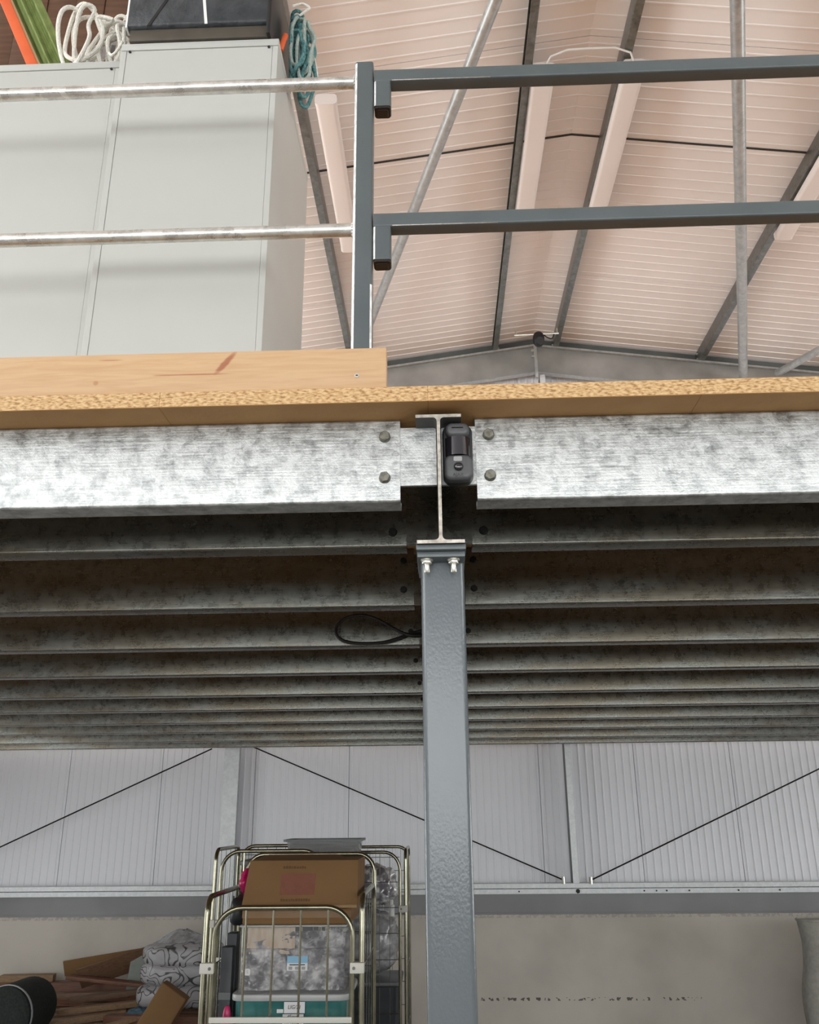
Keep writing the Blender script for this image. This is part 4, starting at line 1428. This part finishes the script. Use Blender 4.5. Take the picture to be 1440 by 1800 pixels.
# the cardboard box, leaning back a little
cx0, cx1 = -0.955, -0.405
bx_ = empty('cardboard_box', (-0.68, 4.6, 1.593), 'brown cardboard box with a faded red square, topmost in the nearest cage', 'box')
yb0, yt0 = 4.425, 4.455


def tbox(m, xa, xb, xa2, xb2, y0, y1, y0t, y1t, z0, z1):
    return m.add([(xa, y0, z0), (xb, y0, z0), (xb, y1, z0), (xa, y1, z0), (xa2, y0t, z1), (xb2, y0t, z1), (xb2, y1t, z1), (xa2, y1t, z1)],
                 [(0, 3, 2, 1), (4, 5, 6, 7), (0, 1, 5, 4), (1, 2, 6, 5), (2, 3, 7, 6), (3, 0, 4, 7)])


tbox(MB(), cx0, cx1, cx0 + 0.028, cx1 - 0.0, yb0, 4.82, yt0, 4.84, 1.594, 1.802).build('carton', M['card'], bx_, bevel=0.004, seg=2)
tbox(MB(), cx0 + 0.002, cx1 - 0.002, cx0 + 0.002, cx1 - 0.002, yb0 - 0.006, yb0 + 0.01, yb0 - 0.004, yb0 + 0.01, 1.593, 1.607).build('bottom_fold', M['card_edge'], bx_, bevel=0.003)
m = MB()
tbox(m, cx0 + 0.03, cx1 - 0.005, cx0 + 0.09, cx1 - 0.12, yt0 - 0.002, yt0 + 0.004, yt0 + 0.14, yt0 + 0.146, 1.80, 1.822)
m.build('top_flap', M['card'], bx_)
sl = (yt0 - yb0) / 0.21


def on_face(z):
    return yb0 + (z - 1.594) * sl - 0.0015


def decal(name, xa, xb, z0, z1, mat, sk=0.0):
    m_ = MB()
    m_.add([(xa, on_face(z0), z0), (xb, on_face(z0), z0), (xb + sk, on_face(z1), z1), (xa + sk, on_face(z1), z1), (xa, on_face(z0) + 0.0012, z0), (xb, on_face(z0) + 0.0012, z0), (xb + sk, on_face(z1) + 0.0012, z1), (xa + sk, on_face(z1) + 0.0012, z1)],
           [(0, 1, 2, 3), (4, 7, 6, 5), (0, 4, 5, 1), (1, 5, 6, 2), (2, 6, 7, 3), (3, 7, 4, 0)])
    return m_.build(name, mat, bx_, smooth=False)


decal('red_square', -0.776, -0.612, 1.650, 1.742, M['card_print'], 0.006)
rp = random.Random(5)
for z, xa, xb in ((1.764, -0.765, -0.655), (1.622, -0.770, -0.630)):
    xx = xa
    while xx < xb:
        w_ = rp.uniform(0.006, 0.012)
        decal('faded_print', xx, min(xx + w_, xb), z, z + 0.009 + rp.uniform(0, 0.003), M['card_ink'])
        xx += w_ + 0.003

# magenta bag beside the cardboard box, dark folded crates down the side
o = MB().blob((-1.000, 4.74, 1.685), 0.040, 0.05, 0.068, 1.25, 22, 16, 0.02, 18, 2).build('carrier_bag', M['pink'])
tag(o, 'magenta plastic bag squeezed in left of the cardboard box', 'bag')
o = MB().blob((-1.012, 4.70, 1.56), 0.045, 0.10, 0.07, 0.7, 20, 12, 0.012, 14, 6).build('black_sack', M['dark_bin'])
tag(o, 'black sack wedged under the magenta bag in the nearest cage', 'sack')
o = empty('folded_crate', (-1.01, 4.7, 0.19), 'black folded crate standing upright inside the left cage side', 'crate')
MB().box(-1.055, -1.0, 4.50, 4.56, 0.188, 1.42).build('panel', M['dark_bin'], o, bevel=0.005)
MB().box(-1.05, -1.0, 4.58, 4.66, 0.188, 1.47).build('panel', M['dark_bin'], o, bevel=0.005)
for k in range(5):
    MB().box(-1.056, -0.999, 4.494, 4.50, 0.4 + k * 0.2, 0.43 + k * 0.2).build('rib', M['grey_bin'], o)
o = MB().blob((-0.997, 4.43, 1.10), 0.020, 0.02, 0.09, 0.7, 14, 10, 0.006, 20, 8).build('pink_wrapper', M['pink'])
tag(o, 'strip of magenta wrapping beside the teal tub', 'wrapper')

# things in the cages behind
o = tub('lidded_bin', 'dark grey bin with pale lid behind the wire mesh', 'bin', -0.90, -0.33, 6.95, 7.45, 0.187, 0.86, M['dark_bin'], M['grey_bin'], taper=0.03)
o = MB().blob((-0.60, 7.2, 1.11), 0.25, 0.20, 0.22, 0.7, 40, 26, 0.035, 11, 5, zmin=-0.215).build('film_bundle', M['film'])
tag(o, 'bundle of crumpled clear film on the bin behind the mesh', 'bundle')
o = MB().blob((-0.56, 7.22, 1.50), 0.20, 0.16, 0.14, 0.7, 40, 26, 0.035, 13, 9, zmin=-0.14).build('film_bundle', M['film_in'])
tag(o, 'dark topmost film bundle behind the wire mesh', 'bundle')
o = empty('spray_bottle', (-0.385, 7.0, 1.25), 'small white bottle hooked inside the mesh cage', 'bottle')
MB().tube([(-0.385, 7.0, 1.30), (-0.385, 7.0, 1.37), (-0.385, 7.0, 1.38), (-0.385, 7.0, 1.41)], [0.022, 0.022, 0.012, 0.012], 14).build('bottle_body', M['white'], o)
MB().box(-0.405, -0.365, 6.985, 7.015, 1.41, 1.43).build('bottle_cap', M['grey_lid'], o, bevel=0.004)
for k, (z0, z1, lab) in enumerate(((0.187, 0.70, 'bottom dark tub in the left-hand rear cage'), (0.716, 1.21, 'middle dark tub in the left-hand rear cage'), (1.226, 1.715, 'top dark tub in the left-hand rear cage'))):
    tub('dark_tub', lab, 'storage tub', -1.33, -0.80, 6.1, 6.6, z0, z1, M['dark_bin'], M['grey_bin'], taper=0.02)
cr_ = tub('clear_crate', 'cloudy clear crate perched on top of the rear cages', 'crate', -1.045, -0.56, 6.15, 6.5, 1.735, 1.842, M['clear2'], None, taper=0.012, wall=0.004)
m = MB()
for a, b_ in ((0.0, 0.014),):
    outer = rrect(-0.8025, 6.325, 0.525, 0.39, 0.03, 4)
    inner = rrect(-0.8025, 6.325, 0.477, 0.342, 0.03, 4)
    n_ = len(outer)
    m.v += [Vector((u, v, 1.840)) for u, v in outer] + [Vector((u, v, 1.854)) for u, v in outer] + [Vector((u, v, 1.854)) for u, v in inner] + [Vector((u, v, 1.840)) for u, v in inner]
    for j in range(4):
        for i_ in range(n_):
            i2, j2 = (i_ + 1) % n_, (j + 1) % 4
            m.f.append([j * n_ + i_, j * n_ + i2, j2 * n_ + i2, j2 * n_ + i_])
            m.m.append(0)
m.build('rim', M['grey_bin'], cr_)
o = MB().blob((-0.72, 6.32, 1.775), 0.12, 0.10, 0.034, 0.7, 26, 14, 0.01, 20, 3).build('folded_cloth', M['film'])
tag(o, 'pale bundle lying in the cloudy clear crate', 'bundle')

# ------------------------------------------------------------------ heap of offcuts along the back wall, left
pal = empty('timber_pallet', (-2.9, 8.5, 0), 'rough timber pallet stack under the offcut heap', 'pallet')
for k in range(7):
    MB().box(-4.2, -1.75, 7.75 + k * 0.21, 7.88 + k * 0.21, 0.30, 0.325).build('slat', M['offcut_b'], pal, bevel=0.003)
for k in range(4):
    MB().box(-4.2 + k * 0.78, -4.1 + k * 0.78, 7.75, 9.15, 0.0, 0.298).build('bearer', M['offcut_b'], pal, bevel=0.004)
GO = 'wood offcuts heaped by the wall'


def plank(c, L_, w, h, yaw, pitch, mat, label, roll=0.0):
    o = MB()
    R = Matrix.Rotation(yaw, 3, 'Z') @ Matrix.Rotation(pitch, 3, 'Y') @ Matrix.Rotation(roll, 3, 'X')
    o.obox(c, R @ Vector((L_, 0, 0)), R @ Vector((0, w, 0)), R @ Vector((0, 0, h)))
    o = o.build('offcut_plank', mat, bevel=0.003)
    return tag(o, label, 'plank', GO)


plank((-3.03, 8.20, 0.405), 0.62, 0.10, 0.05, 0.35, -0.06, M['offcut'], 'pale sawn offcut with a bright end at the front of the heap')
plank((-2.98, 8.33, 0.462), 0.66, 0.09, 0.045, 0.28, -0.05, M['offcut'], 'second pale offcut stacked above the front one')
plank((-2.98, 8.47, 0.525), 0.60, 0.09, 0.045, 0.22, -0.08, M['offcut_b'], 'brown offcut lying third up in the heap')
plank((-3.02, 8.02, 0.362), 0.50, 0.11, 0.05, 0.5, 0.0, M['offcut'], 'lowest thick offcut at the very front of the heap')
plank((-2.95, 8.80, 0.575), 1.1, 0.12, 0.03, -0.14, 0.07, M['redwood'], 'long red-brown board across the middle of the heap')
plank((-2.30, 8.10, 0.40), 1.1, 0.10, 0.09, -0.05, 0.0, M['redwood'], 'red-brown batten under the bagged quilt')
plank((-3.06, 8.97, 0.69), 0.75, 0.02, 0.20, 0.12, -0.28, M['offcut_b'], 'broken brown panel leaning up at the back of the heap', 0.5)
plank((-3.15, 9.08, 0.72), 0.95, 0.02, 0.14, 0.05, -0.14, M['card'], 'strip of cardboard slanting against the rear wall', 0.3)
plank((-2.75, 8.62, 0.42), 0.95, 0.09, 0.05, 0.10, 0.03, M['offcut_b'], 'dark brown batten low in the middle of the heap')
plank((-3.22, 8.66, 0.50), 0.85, 0.10, 0.05, -0.18, -0.05, M['offcut_b'], 'dark batten lying crosswise behind the pale offcuts')
plank((-3.25, 9.16, 0.43), 2.2, 0.12, 0.20, 0.02, 0.0, M['redwood'], 'thick dark beam lying along the foot of the rear wall')
plank((-2.62, 8.06, 0.42), 0.40, 0.08, 0.03, 0.75, -0.12, M['offcut'], 'small pale offcut pointing up at the blue rag')
plank((-4.0, 9.15, 0.562), 0.5, 0.10, 0.06, 0.1, 0.0, M['offcut'], 'short pale offcut half hidden behind the black roll')
o = MB().prism([(-2.98, 8.95, 0.44), (-2.72, 8.95, 0.44), (-2.86, 8.97, 0.80), (-2.96, 8.97, 0.74)], (0.02, 0.05, 0.0)).build('folded_sheet', M['sagecloth'], bevel=0.006)
tag(o, 'sage grey folded sheet propped in the offcut heap', 'sheet')
o = MB().prism([(-3.05, 7.78, 0.345), (-2.15, 7.78, 0.345), (-2.15, 8.5, 0.345), (-2.9, 8.62, 0.345)], (0, 0, 0.02)).build('hardboard_sheet', M['greyboard'], bevel=0.002)
tag(o, 'flat grey-green panel lying in front of the offcuts', 'panel')
o = MB().blob((-2.62, 8.28, 0.415), 0.11, 0.10, 0.05, 0.8, 24, 12, 0.03, 16, 5).build('rag', M['bluecloth'])
tag(o, 'crumpled blue rag on the grey-green panel', 'rag')
# tilted card tube / box end
R = Matrix.Rotation(0.55, 3, 'Y')
o = MB()
o.obox((-2.27, 7.80, 0.535), R @ Vector((0.24, 0, 0)), R @ Vector((0, 0.12, 0)), R @ Vector((0, 0, 0.36)))
o = o.build('tilted_carton', M['card'], bevel=0.012, seg=3)
tag(o, 'plain brown carton tipped over in front of the bagged quilt', 'box')
# bagged quilt
q = empty('bagged_quilt', (-2.36, 8.4, 0.45), 'folded scroll-print quilt in a clear plastic bag on the heap', 'quilt')
for zc, rx_, rz_, sd in ((0.545, 0.33, 0.105, 1), (0.715, 0.325, 0.10, 2), (0.86, 0.335, 0.10, 3)):
    MB().blob((-2.345 + 0.012 * sd, 8.42, zc + 0.01), rx_, 0.24, rz_, 0.55, 48, 22, 0.022, 7, sd).build('fold', M['quilt'], q)
m = MB()
vv, ff = [], []
nu, nv = 40, 10
for j in range(nv + 1):
    t = j / nv
    for i_ in range(nu):
        a = 2 * math.pi * i_ / nu
        rx_ = (0.335 * (1 - t) + 0.05 * t) * (1 + 0.08 * mn.noise(Vector((math.cos(a) * 2, math.sin(a) * 2, t * 4))))
        ry_ = 0.23 * (1 - t) + 0.04 * t
        vv.append((-2.30 - 0.045 * t + rx_ * math.cos(a), 8.45 + ry_ * math.sin(a), 0.90 + 0.155 * t ** 0.8 + 0.012 * mn.noise(Vector((a * 3, t * 6, 2)))))
for j in range(nv):
    for i_ in range(nu):
        i2 = (i_ + 1) % nu
        ff.append((j * nu + i_, j * nu + i2, (j + 1) * nu + i2, (j + 1) * nu + i_))
ff.append([nv * nu + i_ for i_ in range(nu)])
ff.append(list(reversed(range(nu))))
m.add(vv, ff)
m.build('bag_top', M['film'], q)

# black roll with a pale strap
ro = empty('felt_roll', (-3.6, 7.7, 0.33), 'black felt roll with a pale strap round its end, bottom left', 'roll')
m = MB()
c0, c1 = Vector((-3.445, 7.50, 0.548)), Vector((-3.42, 8.0, 0.548))
d = c1 - c0
prs, rs = [], []
for t, r_ in ((0.0, 0.12), (0.0, 0.188), (0.03, 0.212), (0.1, 0.216), (0.5, 0.216), (0.9, 0.216), (0.97, 0.206), (1.0, 0.18)):
    prs.append(c0 + d * (t + 0.0001 * len(prs)))
    rs.append(r_)
m.tube(prs, rs, 36)
m.build('felt', M['darkroll'], ro)
m = MB()
m.tube([c0 + d * 0.08, c0 + d * 0.115], 0.2205, 36)
m.build('strap', M['strap'], ro)
# ------------------------------------------------------------------ mattress on the right
ma = empty('mattress', (4.1, 8.5, 0), 'pale fabric mattress standing on edge at the right', 'mattress')
m = MB()
vv, ff = [], []
nx, nz_ = 18, 26
prof = rrect(0, 0, 1.0, 0.26, 0.1, 6)
npf = len(prof)
for j in range(nz_ + 1):
    t = j / nz_
    z = 0.0 + 1.105 * t
    for u, v in prof:
        x = 3.83 + u * 1.5 + (0.06 * t if u < 0 else 0) + 0.022 * math.sin(t * 9 + 1) * (u < 0)
        vv.append((x + 0.008 * mn.noise(Vector((u * 3, v * 9, z * 6))), 8.5 + v + 0.015 * mn.noise(Vector((x * 3, 1, z * 4))), z if t < 1 else z - 0.01 * abs(u)))
for j in range(nz_):
    for i_ in range(npf):
        i2 = (i_ + 1) % npf
        ff.append((j * npf + i_, j * npf + i2, (j + 1) * npf + i2, (j + 1) * npf + i_))
ff.append(list(reversed(range(npf))))
ff.append([nz_ * npf + i_ for i_ in range(npf)])
m.add(vv, ff)
m.build('cover', M['mattress'], ma, bevel=0.0, angle=70)
MB().tube([(vv[nz_ * npf + i_][0], vv[nz_ * npf + i_][1], 1.10) for i_ in range(npf)], 0.012, 6, closed=True).build('piping', M['mattress'], ma)
